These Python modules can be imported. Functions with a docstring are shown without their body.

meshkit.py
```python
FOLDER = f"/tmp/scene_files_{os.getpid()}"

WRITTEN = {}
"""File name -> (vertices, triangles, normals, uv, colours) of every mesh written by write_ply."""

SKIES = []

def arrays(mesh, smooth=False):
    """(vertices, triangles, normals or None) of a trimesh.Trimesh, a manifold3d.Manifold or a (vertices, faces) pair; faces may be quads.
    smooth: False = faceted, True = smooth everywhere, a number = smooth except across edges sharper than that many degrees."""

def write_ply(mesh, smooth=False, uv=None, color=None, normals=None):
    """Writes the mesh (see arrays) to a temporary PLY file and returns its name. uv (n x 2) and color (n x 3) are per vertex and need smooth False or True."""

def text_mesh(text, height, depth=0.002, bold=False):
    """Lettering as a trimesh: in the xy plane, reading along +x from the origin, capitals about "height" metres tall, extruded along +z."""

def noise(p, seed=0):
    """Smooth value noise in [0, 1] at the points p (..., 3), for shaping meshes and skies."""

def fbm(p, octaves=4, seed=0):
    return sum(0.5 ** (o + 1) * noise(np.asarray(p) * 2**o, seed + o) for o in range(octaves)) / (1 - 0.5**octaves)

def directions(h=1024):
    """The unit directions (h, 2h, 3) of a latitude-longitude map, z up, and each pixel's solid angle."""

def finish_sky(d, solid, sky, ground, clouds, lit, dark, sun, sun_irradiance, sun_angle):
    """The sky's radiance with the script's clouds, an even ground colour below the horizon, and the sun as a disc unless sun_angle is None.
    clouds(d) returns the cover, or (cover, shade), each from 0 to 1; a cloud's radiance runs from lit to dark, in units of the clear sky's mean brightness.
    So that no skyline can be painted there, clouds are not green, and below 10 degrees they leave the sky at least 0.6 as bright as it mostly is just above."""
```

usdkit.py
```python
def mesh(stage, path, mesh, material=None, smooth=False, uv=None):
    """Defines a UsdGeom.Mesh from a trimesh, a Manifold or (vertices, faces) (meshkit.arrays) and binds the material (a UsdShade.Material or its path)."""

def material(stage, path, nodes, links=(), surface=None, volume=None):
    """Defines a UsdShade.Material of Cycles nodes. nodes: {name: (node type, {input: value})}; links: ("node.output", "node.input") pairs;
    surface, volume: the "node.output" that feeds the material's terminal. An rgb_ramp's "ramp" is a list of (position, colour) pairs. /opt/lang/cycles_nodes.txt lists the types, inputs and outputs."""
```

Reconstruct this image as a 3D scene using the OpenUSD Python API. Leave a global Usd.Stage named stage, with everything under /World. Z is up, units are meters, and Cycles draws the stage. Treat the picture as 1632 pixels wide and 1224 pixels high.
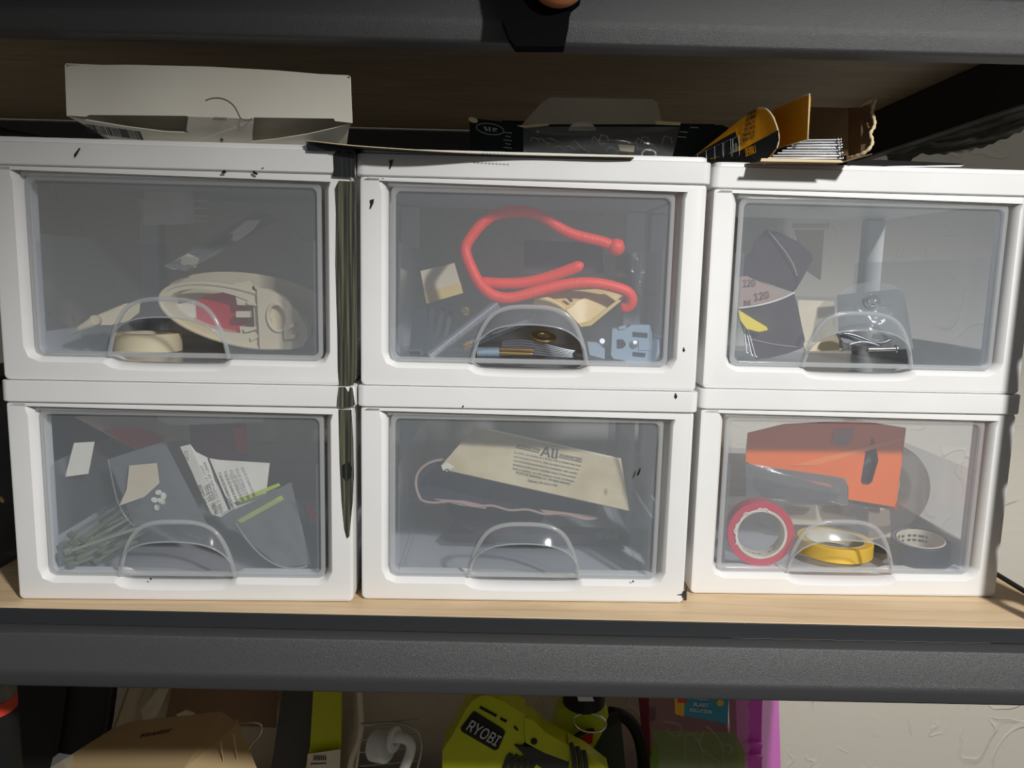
import math, random
import numpy as np, trimesh, usdkit, meshkit
from pxr import Usd, UsdGeom, UsdLux, Gf, Sdf, UsdShade
from shapely.geometry import Polygon, box as sbox, Point
from shapely.ops import unary_union
random.seed(5); RNG = np.random.RandomState(5)
stage = Usd.Stage.CreateInMemory()
UsdGeom.SetStageUpAxis(stage, UsdGeom.Tokens.z); UsdGeom.SetStageMetersPerUnit(stage, 1.0)
world = UsdGeom.Xform.Define(stage, '/World'); stage.SetDefaultPrim(world.GetPrim())

# ------------------------------------------------------------ camera, light, exposure
F = 1226.0
EYE = np.array([0.0, -0.81, 0.357]); PITCH, YAW, ROLL = 0.1396, 0.0069, 0.0235
def _cam_axes():
    cp, sp, cy, sy = math.cos(PITCH), math.sin(PITCH), math.cos(YAW), math.sin(YAW)
    fwd = np.array([sy * cp, cy * cp, -sp]); right = np.array([cy, -sy, 0.0]); up = np.cross(right, fwd)
    cr, sr = math.cos(ROLL), math.sin(ROLL)
    return right * cr + up * sr, up * cr - right * sr, fwd
RIGHT, UP, FWD = _cam_axes()
cam = UsdGeom.Camera.Define(stage, '/World/camera')
cam.CreateHorizontalApertureAttr(36.0); cam.CreateVerticalApertureAttr(27.0); cam.CreateFocalLengthAttr(36.0 * F / 1632)
cam.CreateClippingRangeAttr((0.02, 50)); cam.CreateExposureAttr(0.0)
cam.AddTransformOp().Set(Gf.Matrix4d(*RIGHT, 0, *UP, 0, *(-FWD), 0, *EYE, 1))

dome = UsdLux.DomeLight.Define(stage, '/World/ambient'); dome.CreateIntensityAttr(0.042); dome.CreateColorAttr((1.0, 0.98, 0.93))
LAMP, AIM = np.array([0.901, -1.5, 1.20]), np.array([0.312, 0.0, -3.156])
lamp = UsdLux.SphereLight.Define(stage, '/World/work_lamp'); lamp.CreateRadiusAttr(0.06); lamp.CreateIntensityAttr(1200.0); lamp.CreateColorAttr((1.0, 0.985, 0.95))
sh = UsdLux.ShapingAPI.Apply(lamp.GetPrim()); sh.CreateShapingConeAngleAttr(56.0); sh.CreateShapingConeSoftnessAttr(0.42)
_z = (LAMP - AIM) / np.linalg.norm(LAMP - AIM); _x = np.cross([0, 0, 1.0], _z); _x /= np.linalg.norm(_x); _y = np.cross(_z, _x)
lamp.AddTransformOp().Set(Gf.Matrix4d(*_x, 0, *_y, 0, *_z, 0, *LAMP, 1))

# ------------------------------------------------------------ helpers: a point of the place from where it shows, at a given depth or height
DY = 0.0
def A(px, py, y=None, z=None, x=None):
    if y is not None: y = y + DY
    d = FWD + RIGHT * (px - 816) / F - UP * (py - 612) / F
    t = (y - EYE[1]) / d[1] if y is not None else (z - EYE[2]) / d[2] if z is not None else (x - EYE[0]) / d[0]
    p = EYE + t * d
    if DY > 0: p[2] = max(p[2], ZL + .0008)
    return p
def nrm(v): return np.asarray(v, float) / (np.linalg.norm(v) + 1e-12)
USED = {}; CL = None   # CL: the floor of the drawer being filled
def numbered(parent, name):
    k = (parent, name); n = USED.get(k, 0); USED[k] = n + 1
    return name if n == 0 else f'{name}_{n:03d}'
def meta(prim, label=None, cat=None, group=None, kind=None):
    for k, v in (('label', label), ('category', cat), ('group', group), ('kind', kind)):
        if v: prim.SetCustomDataByKey(k, v)
    return prim
class Thing:
    def __init__(self, name, label, cat, loc=(0, 0, 0), group=None):
        self.path = '/World/' + numbered('/World', name); self.loc = np.asarray(loc, float)
        x = UsdGeom.Xform.Define(stage, self.path); x.AddTranslateOp().Set(Gf.Vec3d(*map(float, self.loc)))
        meta(x.GetPrim(), label, cat, group)
    def part(self, name, mesh, m, smooth=35, label=None, under=None, kind=None):
        if CL is not None: mesh = mesh.copy(); mesh.vertices[:, 2] = np.maximum(mesh.vertices[:, 2], CL)
        base = under or self.path; path = base + '/' + numbered(base, name)
        p = usdkit.mesh(stage, path, moved(mesh, -self.loc), m, smooth=smooth)
        meta(p.GetPrim(), label, kind=kind); return path
def single(name, mesh, m, label, cat, group=None, smooth=35):
    p = usdkit.mesh(stage, '/World/' + numbered('/World', name), mesh, m, smooth=smooth); meta(p.GetPrim(), label, cat, group); return p
def struct(name, mesh, m, smooth=35):
    p = usdkit.mesh(stage, '/World/' + numbered('/World', name), mesh, m, smooth=smooth); meta(p.GetPrim(), kind='structure'); return p
def moved(mesh, t):
    m = mesh.copy() if isinstance(mesh, trimesh.Trimesh) else trimesh.Trimesh(*mesh, process=False)
    m.apply_translation(t); return m
def cat_(ms): return trimesh.util.concatenate([m for m in ms if m is not None])
def hull(p): return trimesh.convex.convex_hull(np.asarray(p, float))
def bx(x0, x1, y0, y1, z0, z1, b=0.0):
    if b <= 0:
        return trimesh.creation.box(bounds=[[x0, y0, z0], [x1, y1, z1]])
    p = []
    for sx in (0, 1):
        for sy in (0, 1):
            for sz in (0, 1):
                c = np.array([(x0, x1)[sx], (y0, y1)[sy], (z0, z1)[sz]], float); i = np.array([1 - 2 * sx, 1 - 2 * sy, 1 - 2 * sz]) * b
                for k in range(3):
                    q = c + i; q[k] = c[k]; p.append(q)
    return hull(p)
def oriented(mesh, O, ex, ey, ez):
    m = mesh.copy(); M = np.eye(4); M[:3, 0], M[:3, 1], M[:3, 2], M[:3, 3] = ex, ey, ez, O; m.apply_transform(M); return m
def frame(ex, n):
    ex = nrm(ex); n = np.asarray(n, float); n = nrm(n - ex * np.dot(n, ex)); return ex, np.cross(n, ex), n
def tube(path, r, n=10, closed=False):
    p = np.asarray(path, float); k = len(p); r = np.broadcast_to(r, (k,))
    t = (np.roll(p, -1, 0) - np.roll(p, 1, 0)) if closed else np.gradient(p, axis=0)
    t /= np.linalg.norm(t, axis=1, keepdims=True) + 1e-12
    a = nrm(np.cross(t[0], [0, 0, 1.0] if abs(t[0][2]) < .9 else [1.0, 0, 0])); V = []
    for i in range(k):
        a = nrm(a - t[i] * np.dot(a, t[i])); b = np.cross(t[i], a); an = np.arange(n) * 2 * np.pi / n
        V.append(p[i] + r[i] * (np.cos(an)[:, None] * a + np.sin(an)[:, None] * b))
    V = np.vstack(V); Fc = []
    for i in range(k if closed else k - 1):
        j = (i + 1) % k
        for s in range(n):
            s2 = (s + 1) % n; q = [i * n + s, i * n + s2, j * n + s2, j * n + s]; Fc += [[q[0], q[1], q[2]], [q[0], q[2], q[3]]]
    if not closed:
        V = np.vstack([V, p[0], p[-1]]); c0, c1 = len(V) - 2, len(V) - 1
        for s in range(n):
            s2 = (s + 1) % n; Fc += [[c0, s2, s], [c1, (k - 1) * n + s, (k - 1) * n + s2]]
    m = trimesh.Trimesh(V, Fc, process=False); trimesh.repair.fix_normals(m); return m
def smoothpath(pts, n=40):
    from scipy.interpolate import CubicSpline
    p = np.asarray(pts, float); d = np.r_[0, np.cumsum(np.linalg.norm(np.diff(p, axis=0), axis=1))]
    return CubicSpline(d, p)(np.linspace(0, d[-1], n))
def lathe(prof, n=48, closed=False):
    """prof: (r, z) pairs, spun about z."""
    p = np.asarray(prof, float); k = len(p); an = np.arange(n) * 2 * np.pi / n
    V = np.stack([np.outer(np.cos(an), p[:, 0]), np.outer(np.sin(an), p[:, 0]), np.tile(p[:, 1], (n, 1))], -1).reshape(-1, 3); Fc = []
    for i in range(n):
        j = (i + 1) % n
        for s in range(k if closed else k - 1):
            s2 = (s + 1) % k; q = [i * k + s, j * k + s, j * k + s2, i * k + s2]; Fc += [[q[0], q[1], q[2]], [q[0], q[2], q[3]]]
    m = trimesh.Trimesh(V, Fc, process=True); m.update_faces(m.nondegenerate_faces()); trimesh.repair.fix_normals(m); return m
def roll_ring(r0, r1, w, b=.0008, n=56):
    return lathe([(r0, b), (r0 + b, 0), (r1 - b, 0), (r1, b), (r1, w - b), (r1 - b, w), (r0 + b, w), (r0, w - b)], n, True)
def extr(poly, depth):
    return cat_([trimesh.creation.extrude_polygon(g, depth, engine='earcut') for g in getattr(poly, 'geoms', [poly]) if g.area > 1e-12])
def offs(ring, d):
    """a closed ring (n x 2, anticlockwise) moved inwards by d along its normals"""
    p = np.asarray(ring, float); t = np.roll(p, -1, 0) - np.roll(p, 1, 0); t /= np.linalg.norm(t, axis=1, keepdims=True) + 1e-12
    return p + d * np.stack([-t[:, 1], t[:, 0]], 1)
def rr(x0, x1, z0, z1, r, n=6):
    o = []
    for cx, cz, a0 in ((x1 - r, z1 - r, 0), (x0 + r, z1 - r, 90), (x0 + r, z0 + r, 180), (x1 - r, z0 + r, 270)):
        for k in range(n + 1):
            a = math.radians(a0 + 90 * k / n); o.append((cx + r * math.cos(a), cz + r * math.sin(a)))
    return np.array(o)
def loft(rings, cap0=True, cap1=True, holes0=None):
    """rings: list of (n x 3) closed rings joined by strips; flat caps by earcut in the ring's own plane"""
    n = len(rings[0]); V = np.vstack(rings); Fc = []
    for i in range(len(rings) - 1):
        for s in range(n):
            s2 = (s + 1) % n; q = [i * n + s, i * n + s2, (i + 1) * n + s2, (i + 1) * n + s]; Fc += [[q[0], q[1], q[2]], [q[0], q[2], q[3]]]
    for on, k in ((cap0, 0), (cap1, len(rings) - 1)):
        if on:
            V = np.vstack([V, rings[k].mean(0)]); c = len(V) - 1
            for s in range(n):
                s2 = (s + 1) % n; Fc.append([c, k * n + s2, k * n + s] if k == 0 else [c, k * n + s, k * n + s2])
    m = trimesh.Trimesh(V, Fc, process=False); trimesh.repair.fix_normals(m); return m
def tri2d(ring, holes=()):
    """earcut of a ring with holes: triangles that index the stacked points"""
    import mapbox_earcut as ec
    v = np.vstack([ring, *holes]).astype(np.float64); e = np.cumsum([len(ring), *[len(h) for h in holes]]).astype(np.uint32)
    return v, ec.triangulate_float64(v, e).reshape(-1, 3)
def holed_plate(outer, inner, b, bi, bid, depth):
    """plate in x, z with its face at y = 0 and its back at y = depth: outer edge bevel b, inner edge chamfer bi wide and bid deep"""
    R3 = lambda r, y: np.column_stack([r[:, 0], np.full(len(r), y), r[:, 1]])
    o = [R3(offs(outer, b), 0), R3(offs(outer, b * .3), b * .3), R3(outer, b), R3(outer, depth)]
    i = [R3(inner, depth), R3(inner, bid), R3(offs(inner, -bi * .55), bid * .25), R3(offs(inner, -bi), 0)]
    ms = [loft(o, False, False), loft(i, False, False)]
    v, t = tri2d(offs(outer, b), [offs(inner, -bi)]); ms.append(trimesh.Trimesh(np.column_stack([v[:, 0], np.zeros(len(v)), v[:, 1]]), t, process=False))
    v, t = tri2d(outer, [inner]); ms.append(trimesh.Trimesh(np.column_stack([v[:, 0], np.full(len(v), depth), v[:, 1]]), t, process=False))
    m = cat_(ms); m.merge_vertices(); trimesh.repair.fix_normals(m); return m
def slab(pts, th, ys=None, n=None, holes=None):
    """a flat or gently folded piece outlined by pixels at depth ys (or by 3-D points), th thick away from the viewer"""
    pts = [tuple(p) for p in pts]
    if ys is not None:
        ys = np.broadcast_to(ys, (len(pts),)); P = np.array([A(p[0], p[1], y) for p, y in zip(pts, ys)])
    else:
        P = np.array(pts, float)
    c = P.mean(0); u, s, vt = np.linalg.svd(P - c); nn = vt[2]
    if np.dot(nn, c - EYE) < 0: nn = -nn
    q = np.column_stack([(P - c) @ vt[0], (P - c) @ vt[1]])
    v, t = tri2d(q)
    k = len(P); Bk = P + nn * th; Fc = [list(x) for x in t] + [[x[0] + k, x[2] + k, x[1] + k] for x in t]
    for s in range(k):
        s2 = (s + 1) % k; Fc += [[s, s + k, s2 + k], [s, s2 + k, s2]]
    m = trimesh.Trimesh(np.vstack([P, Bk]), Fc, process=False); trimesh.repair.fix_normals(m); return m
def sheet(fn, nu, nv, th):
    """a bent sheet: fn(u, v) -> point; th thick"""
    g = np.array([[fn(i / nu, j / nv) for j in range(nv + 1)] for i in range(nu + 1)])
    du, dv = np.gradient(g, axis=0), np.gradient(g, axis=1); nn = np.cross(du, dv); nn /= np.linalg.norm(nn, axis=-1, keepdims=True) + 1e-12
    a, b = (g + nn * th / 2).reshape(-1, 3), (g - nn * th / 2).reshape(-1, 3); w = nv + 1; k = len(a); Fc = []
    for i in range(nu):
        for j in range(nv):
            q = [i * w + j, (i + 1) * w + j, (i + 1) * w + j + 1, i * w + j + 1]
            Fc += [[q[0], q[1], q[2]], [q[0], q[2], q[3]], [q[2] + k, q[1] + k, q[0] + k], [q[3] + k, q[2] + k, q[0] + k]]
    rim = [(i, 0) for i in range(nu)] + [(nu, j) for j in range(nv)] + [(i, nv) for i in range(nu, 0, -1)] + [(0, j) for j in range(nv, 0, -1)]
    rim = [i * w + j for i, j in rim]
    for s in range(len(rim)):
        p, q = rim[s], rim[(s + 1) % len(rim)]; Fc += [[p, p + k, q + k], [p, q + k, q]]
    m = trimesh.Trimesh(np.vstack([a, b]), Fc, process=False); trimesh.repair.fix_normals(m); return m
def bag(pts, ys, puff, n=14, seed=0, crease=.0015):
    """a closed, slightly puffed film bag over a pixel outline of four corners"""
    c = [A(p[0], p[1], y) for p, y in zip(pts, np.broadcast_to(ys, (4,)))]
    def mk(sgn):
        def fn(u, v):
            p = (c[0] * (1 - u) + c[1] * u) * (1 - v) + (c[3] * (1 - u) + c[2] * u) * v
            h = puff * (math.sin(math.pi * u) * math.sin(math.pi * v)) ** .6
            w = crease * (meshkit.fbm(np.array([[u * 5, v * 5, seed + sgn * 7.3]]), 3, seed)[0] - .5) * 4 * min(1, 12 * min(u, 1 - u, v, 1 - v))
            return p + np.array([0, sgn * h + w, 0])
        return fn
    return cat_([sheet(mk(-1), n, n, .0003), sheet(mk(1), n, n, .0003)])
def txt(s, p0, p1, y, hpx, n=(0, -1, 0), bold=False, depth=.0003, lift=.0004, mirror=False):
    """lettering along the baseline p0 -> p1 (pixels at depth y, or points when y is None), stretched to that width"""
    O, E = (A(*p0, y), A(*p1, y)) if y is not None else (np.array(p0), np.array(p1))
    L = np.linalg.norm(E - O); h = hpx * (np.linalg.norm(O - EYE) / F) if y is not None else hpx
    m = meshkit.text_mesh(s, h, depth, bold); w = m.bounds[1][0]; m.apply_scale([L / w, 1, 1])
    if mirror: m.apply_transform(np.diag([1, -1, 1, 1.0])); m.invert(); m.apply_translation([0, h, 0])
    ex, ey, ez = frame(E - O, n); return oriented(m, O + ez * lift, ex, ey, ez)
def disc_at(mesh, centre, axis, spin=0):
    """a lathe (about z from 0 up) set at centre with its axis along axis"""
    a = nrm(axis); e = nrm(np.cross([0, 0, 1.0] if abs(a[2]) < .95 else [1.0, 0, 0], a)); f = np.cross(a, e); c, s = math.cos(spin), math.sin(spin)
    return oriented(mesh, np.asarray(centre, float), e * c + f * s, f * c - e * s, a)

# ------------------------------------------------------------ materials
def S(r, g, b): return tuple(((c / 255) / 12.92 if c / 255 < .04045 else ((c / 255 + .055) / 1.055) ** 2.4) for c in (r, g, b))
def mat(name, col, rough=.5, metal=0, spec=.5, col2=None, scale=20, lo=.35, hi=.65, bump=0, bscale=200, bdist=.001, detail=3, stretch=None, coat=0, bdetail=2):
    N = {'p': ('principled_bsdf', dict(base_color=col, roughness=rough, metallic=metal, specular_ior_level=spec, coat_weight=coat)), 'tc': ('texture_coordinate', {})}; L = []
    src = 'tc.object'
    if stretch: N['mp'] = ('mapping', dict(scale=stretch)); L.append(('tc.object', 'mp.vector')); src = 'mp.vector'
    if col2 is not None:
        N['n'] = ('noise_texture', dict(scale=scale, detail=detail)); N['r'] = ('rgb_ramp', {'ramp': [(lo, col), (hi, col2)]})
        L += [(src, 'n.vector'), ('n.fac', 'r.fac'), ('r.color', 'p.base_color')]
    if bump:
        N['bn'] = ('noise_texture', dict(scale=bscale, detail=bdetail)); N['b'] = ('bump', dict(strength=bump, distance=bdist)); L += [(src, 'bn.vector'), ('bn.fac', 'b.height'), ('b.normal', 'p.normal')]
    return usdkit.material(stage, '/World/Looks/' + name, N, L, surface='p.BSDF')
def clear(name, tint, haze, col, trans=.4, rough=.12, gloss=1.0, tscale=0):
    """thin see-through plastic: haze = share that scatters (part back, part through), the rest passes; a fresnel sheen on top"""
    N = {'t': ('transparent_bsdf', dict(color=tint)), 'd': ('diffuse_bsdf', dict(color=col)), 'l': ('translucent_bsdf', dict(color=col)), 'm1': ('mix_closure', dict(fac=trans)),
         'm2': ('mix_closure', dict(fac=1 - haze)), 'g': ('glossy_bsdf', dict(color=(gloss,) * 3, roughness=rough)), 'f': ('fresnel', dict(IOR=1.45)), 'm3': ('mix_closure', {})}
    L = [('d.BSDF', 'm1.closure1'), ('l.BSDF', 'm1.closure2'), ('m1.closure', 'm2.closure1'), ('t.BSDF', 'm2.closure2'), ('m2.closure', 'm3.closure1'), ('g.BSDF', 'm3.closure2'), ('f.fac', 'fm.value1'), ('geo.backfacing', 'inv.value2'), ('inv.value', 'fm.value2'), ('fm.value', 'm3.fac')]
    N['geo'] = ('geometry', {}); N['inv'] = ('math', dict(math_type='subtract', value1=1.0)); N['fm'] = ('math', dict(math_type='multiply'))
    if tscale:
        N['n'] = ('noise_texture', dict(scale=tscale, detail=4)); N['b'] = ('bump', dict(strength=.25, distance=.002)); N['tc'] = ('texture_coordinate', {})
        L += [('tc.object', 'n.vector'), ('n.fac', 'b.height'), ('b.normal', 'g.normal')]
    return usdkit.material(stage, '/World/Looks/' + name, N, L, surface='m3.closure')
UsdGeom.Scope.Define(stage, '/World/Looks')
WHITE = mat('white_plastic', (.80, .80, .80), .42, col2=(.77, .77, .765), scale=14, spec=.4)
FRONT = clear('clear_drawer_front', (.97, .98, 1), .13, (.74, .80, .86), .35, .10)
RIM = clear('clear_drawer_rim', (.95, .96, .97), .38, (.86, .87, .87), .5, .12)
TUB = clear('clear_drawer_tub', (.97, .98, 1), .11, (.80, .84, .88), .5, .15)
FILM = clear('clear_film', (.985, .985, .985), .045, (.85, .87, .87), .4, .15, .7, tscale=60)
FILMG = clear('hazy_film', (.96, .965, .97), .16, (.72, .75, .74), .4, .15, .7, tscale=50)
STEEL = mat('black_textured_steel', (.056, .057, .060), .36, spec=.65, bump=.6, bscale=1500, bdist=.0009)
STEELS = mat('black_smooth_steel', (.020, .021, .023), .5, spec=.35)
EDGE = mat('black_edge_banding', (.028, .030, .033), .5, spec=.4, bump=.1, bscale=120)
FABRIC = mat('black_fabric', (.005, .005, .006), .95, spec=.05)
BLACK = mat('black_plastic', (.012, .012, .014), .5, spec=.3)
PAINT = mat('black_paint', (.010, .010, .012), .35)
STREAK = mat('olive_black_brushed_paint', S(40, 42, 38), .5, col2=S(112, 112, 88), scale=1.0, stretch=(420, 420, 9), lo=.42, hi=.72, detail=4)
STREAKD = mat('dark_brushed_paint', S(24, 27, 28), .4, col2=S(60, 64, 58), scale=1.0, stretch=(380, 380, 12), lo=.5, hi=.75)
def wood(name, c1, c2, c3):
    N = {'tc': ('texture_coordinate', {}), 'mp': ('mapping', dict(scale=(1.6, 9, 9))), 'n': ('noise_texture', dict(scale=2.2, detail=5, roughness=.6, distortion=1.2)), 'r': ('rgb_ramp', {'ramp': [(.30, c3), (.5, c1), (.72, c2)]}),
         'mp2': ('mapping', dict(scale=(6, 160, 160))), 'n2': ('noise_texture', dict(scale=3, detail=3)), 'mx': ('mix_color', dict(blend_type='multiply', fac=.14)), 'r2': ('rgb_ramp', {'ramp': [(.3, (.62, .5, .4)), (.6, (1, 1, 1))]}),
         'w': ('wave_texture', dict(wave_type='rings', scale=1.4, distortion=5, detail=2, detail_scale=1.2)), 'r3': ('rgb_ramp', {'ramp': [(0.0, (.84, .74, .62)), (.12, (1, 1, 1))]}), 'mx2': ('mix_color', dict(blend_type='multiply', fac=.45)), 'p': ('principled_bsdf', dict(roughness=.5))}
    L = [('tc.object', 'mp.vector'), ('mp.vector', 'n.vector'), ('n.fac', 'r.fac'), ('tc.object', 'mp2.vector'), ('mp2.vector', 'n2.vector'), ('n2.fac', 'r2.fac'), ('r.color', 'mx.a'), ('r2.color', 'mx.b'),
         ('mp.vector', 'w.vector'), ('w.fac', 'r3.fac'), ('mx.result', 'mx2.a'), ('r3.color', 'mx2.b'), ('mx2.result', 'p.base_color')]
    return usdkit.material(stage, '/World/Looks/' + name, N, L, surface='p.BSDF')
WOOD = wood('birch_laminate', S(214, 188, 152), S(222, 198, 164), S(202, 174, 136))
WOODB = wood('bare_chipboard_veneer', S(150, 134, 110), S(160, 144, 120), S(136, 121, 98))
def wallmat():
    N = {'tc': ('texture_coordinate', {}), 'v': ('noise_texture', dict(scale=8, detail=1.5, distortion=1.2)), 'k': ('noise_texture', dict(scale=10, detail=1)), 'n': ('noise_texture', dict(scale=40, detail=4)),
         'r': ('rgb_ramp', {'ramp': [(.44, (0, 0, 0)), (.49, (.8, .8, .8)), (.505, (1, 1, 1)), (.515, (0, 0, 0))]}), 'r2': ('rgb_ramp', {'ramp': [(.48, (0, 0, 0)), (.62, (1, 1, 1))]}), 'x': ('math', dict(math_type='multiply')),
         'a': ('math', dict(math_type='multiply_add', value2=.25)), 'b': ('bump', dict(strength=.55, distance=.0045)), 'p': ('principled_bsdf', dict(base_color=S(238, 232, 218), roughness=.7))}
    L = [('tc.object', 'v.vector'), ('tc.object', 'k.vector'), ('tc.object', 'n.vector'), ('v.fac', 'r.fac'), ('k.fac', 'r2.fac'), ('r.color', 'x.value1'), ('r2.color', 'x.value2'), ('n.fac', 'a.value1'), ('x.value', 'a.value3'), ('a.value', 'b.height'), ('b.normal', 'p.normal')]
    return usdkit.material(stage, '/World/Looks/knockdown_plaster', N, L, surface='p.BSDF')
WALL = wallmat()
FLOORM = mat('dark_rubber_floor', S(52, 51, 49), .8, col2=S(44, 43, 42), scale=6)
CARDW = mat('white_card', S(226, 222, 210), .5, col2=S(216, 211, 198), scale=8, spec=.35)
CARDI = mat('inner_white_card', S(205, 198, 180), .7)
CREAM = mat('cream_plastic', S(232, 220, 190), .4, col2=S(224, 210, 178), scale=12)
PAPER = mat('white_paper', S(236, 232, 220), .7, col2=S(222, 216, 200), scale=18)
BEIGE = mat('beige_paper', S(226, 212, 184), .7, col2=S(214, 198, 168), scale=14)
KRAFT = mat('grey_brown_card', S(206, 192, 158), .8, col2=S(186, 170, 134), scale=30, detail=5)
BROWN = mat('inner_brown_card', S(150, 122, 88), .8, col2=S(132, 106, 76), scale=20)
RAWEDGE = mat('raw_card_edge', S(222, 204, 164), .9, bump=.4, bscale=300)
INK = mat('dark_ink', S(52, 58, 70), .6)
INKB = mat('black_ink', S(22, 22, 24), .6)
YELLOWC = mat('yellow_orange_card', S(232, 158, 22), .35, col2=S(222, 146, 16), scale=10)
BLACKC = mat('black_card', (.010, .011, .014), .35)
GREENC = mat('dark_green_card', S(16, 30, 26), .6, spec=.2)
SILVERP = mat('grey_print', S(150, 155, 150), .4)
STEELB = mat('bright_steel', (.72, .73, .75), .28, metal=1)
STEELD = mat('dull_steel', (.42, .44, .47), .4, metal=1)
BRASS = mat('brass', (.72, .54, .26), .3, metal=1)
STAPLE = mat('blue_grey_staple_steel', S(104, 112, 120), .4, metal=.6)
ORANGE = mat('red_orange_rubber', S(255, 62, 44), .5, bump=.35, bscale=1.0, bdist=.002, stretch=(260, 60, 60))
CREAMY = mat('yellowish_beige_plastic', S(232, 206, 140), .4, col2=S(222, 192, 120), scale=14)
GREYP = mat('blue_grey_plastic', S(150, 168, 182), .45)
GREYD = mat('dark_slot', S(40, 48, 60), .6)
REDL = mat('red_lining', S(196, 24, 44), .5)
REDT = mat('crimson_tape', S(206, 22, 62), .3, coat=.4)
CORE = mat('grey_paper_core', S(226, 220, 200), .8, col2=S(206, 198, 174), scale=40)
BLACKT = mat('black_tape', S(20, 30, 46), .35, coat=.2)
MASK = mat('masking_tape_yellow', S(244, 206, 92), .6, col2=S(236, 194, 78), scale=14)
HAZCARD = mat('orange_print_card', S(255, 118, 8), .45, col2=S(250, 110, 6), scale=8)
PURPLE = mat('brown_purple_sandpaper', S(62, 46, 52), .9, col2=S(50, 38, 44), scale=40, bump=.5, bscale=700)
PINKP = mat('sandpaper_backing', S(172, 146, 134), .8)
NAVY = mat('dark_navy_sandpaper', S(34, 30, 52), .8, bump=.4, bscale=600)
YELLOWP = mat('yellow_plastic', S(240, 214, 40), .5)
TIE = mat('grey_green_nylon', S(120, 128, 104), .45, col2=S(92, 100, 82), scale=30)
LIMEZ = mat('lime_zip', S(190, 214, 40), .4)
REDP = mat('red_packet', S(226, 62, 40), .5, col2=S(200, 70, 50), scale=12)
DARKB = mat('dark_box_card', S(40, 36, 46), .4)
LIME = mat('lime_tool_plastic', S(196, 206, 22), .4, col2=S(188, 198, 20), scale=10)
LIMED = mat('dark_grey_rubber', S(46, 48, 50), .6, bump=.3, bscale=400)
MAGENTA = mat('magenta_plastic', S(250, 104, 238), .35)
MAROON = mat('dark_magenta_plastic', S(150, 24, 90), .5)
TUBW = mat('white_tub_plastic', S(214, 206, 190), .5)
GREYT = mat('grey_tote', S(70, 72, 74), .5)
BEIGEC = mat('beige_case_plastic', S(204, 178, 134), .5)
NYLON = mat('dark_nylon', S(38, 36, 34), .8, bump=.4, bscale=250)
CHROME = mat('chrome', (.8, .8, .8), .12, metal=1)
PVC = mat('white_pvc', S(222, 226, 230), .35)
LIQUID = clear('green_liquid', (.62, .85, .22), .35, S(150, 190, 60), .5, .2)
BOTTLE = clear('clear_bottle', (.95, .9, .9), .12, (.8, .78, .78), .5, .08)
LABELB = mat('teal_label', S(60, 150, 178), .5)
LABELY = mat('yellow_label', S(236, 186, 60), .5)
BLACKFILM = clear('torn_black_film', (.3, .3, .3), .7, S(140, 138, 132), .6, .3, .9, tscale=30)
GREYBIN = clear('grey_bin_plastic', (.5, .52, .55), .7, S(96, 98, 104), .3, .2)

# ------------------------------------------------------------ the setting
struct('wall_back', bx(-2.2, 3.2, .85, .95, -1.5, 2.3), WALL)
struct('floor', bx(-2.2, 3.2, -3.6, .85, -1.55, -1.45), FLOORM)

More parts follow.
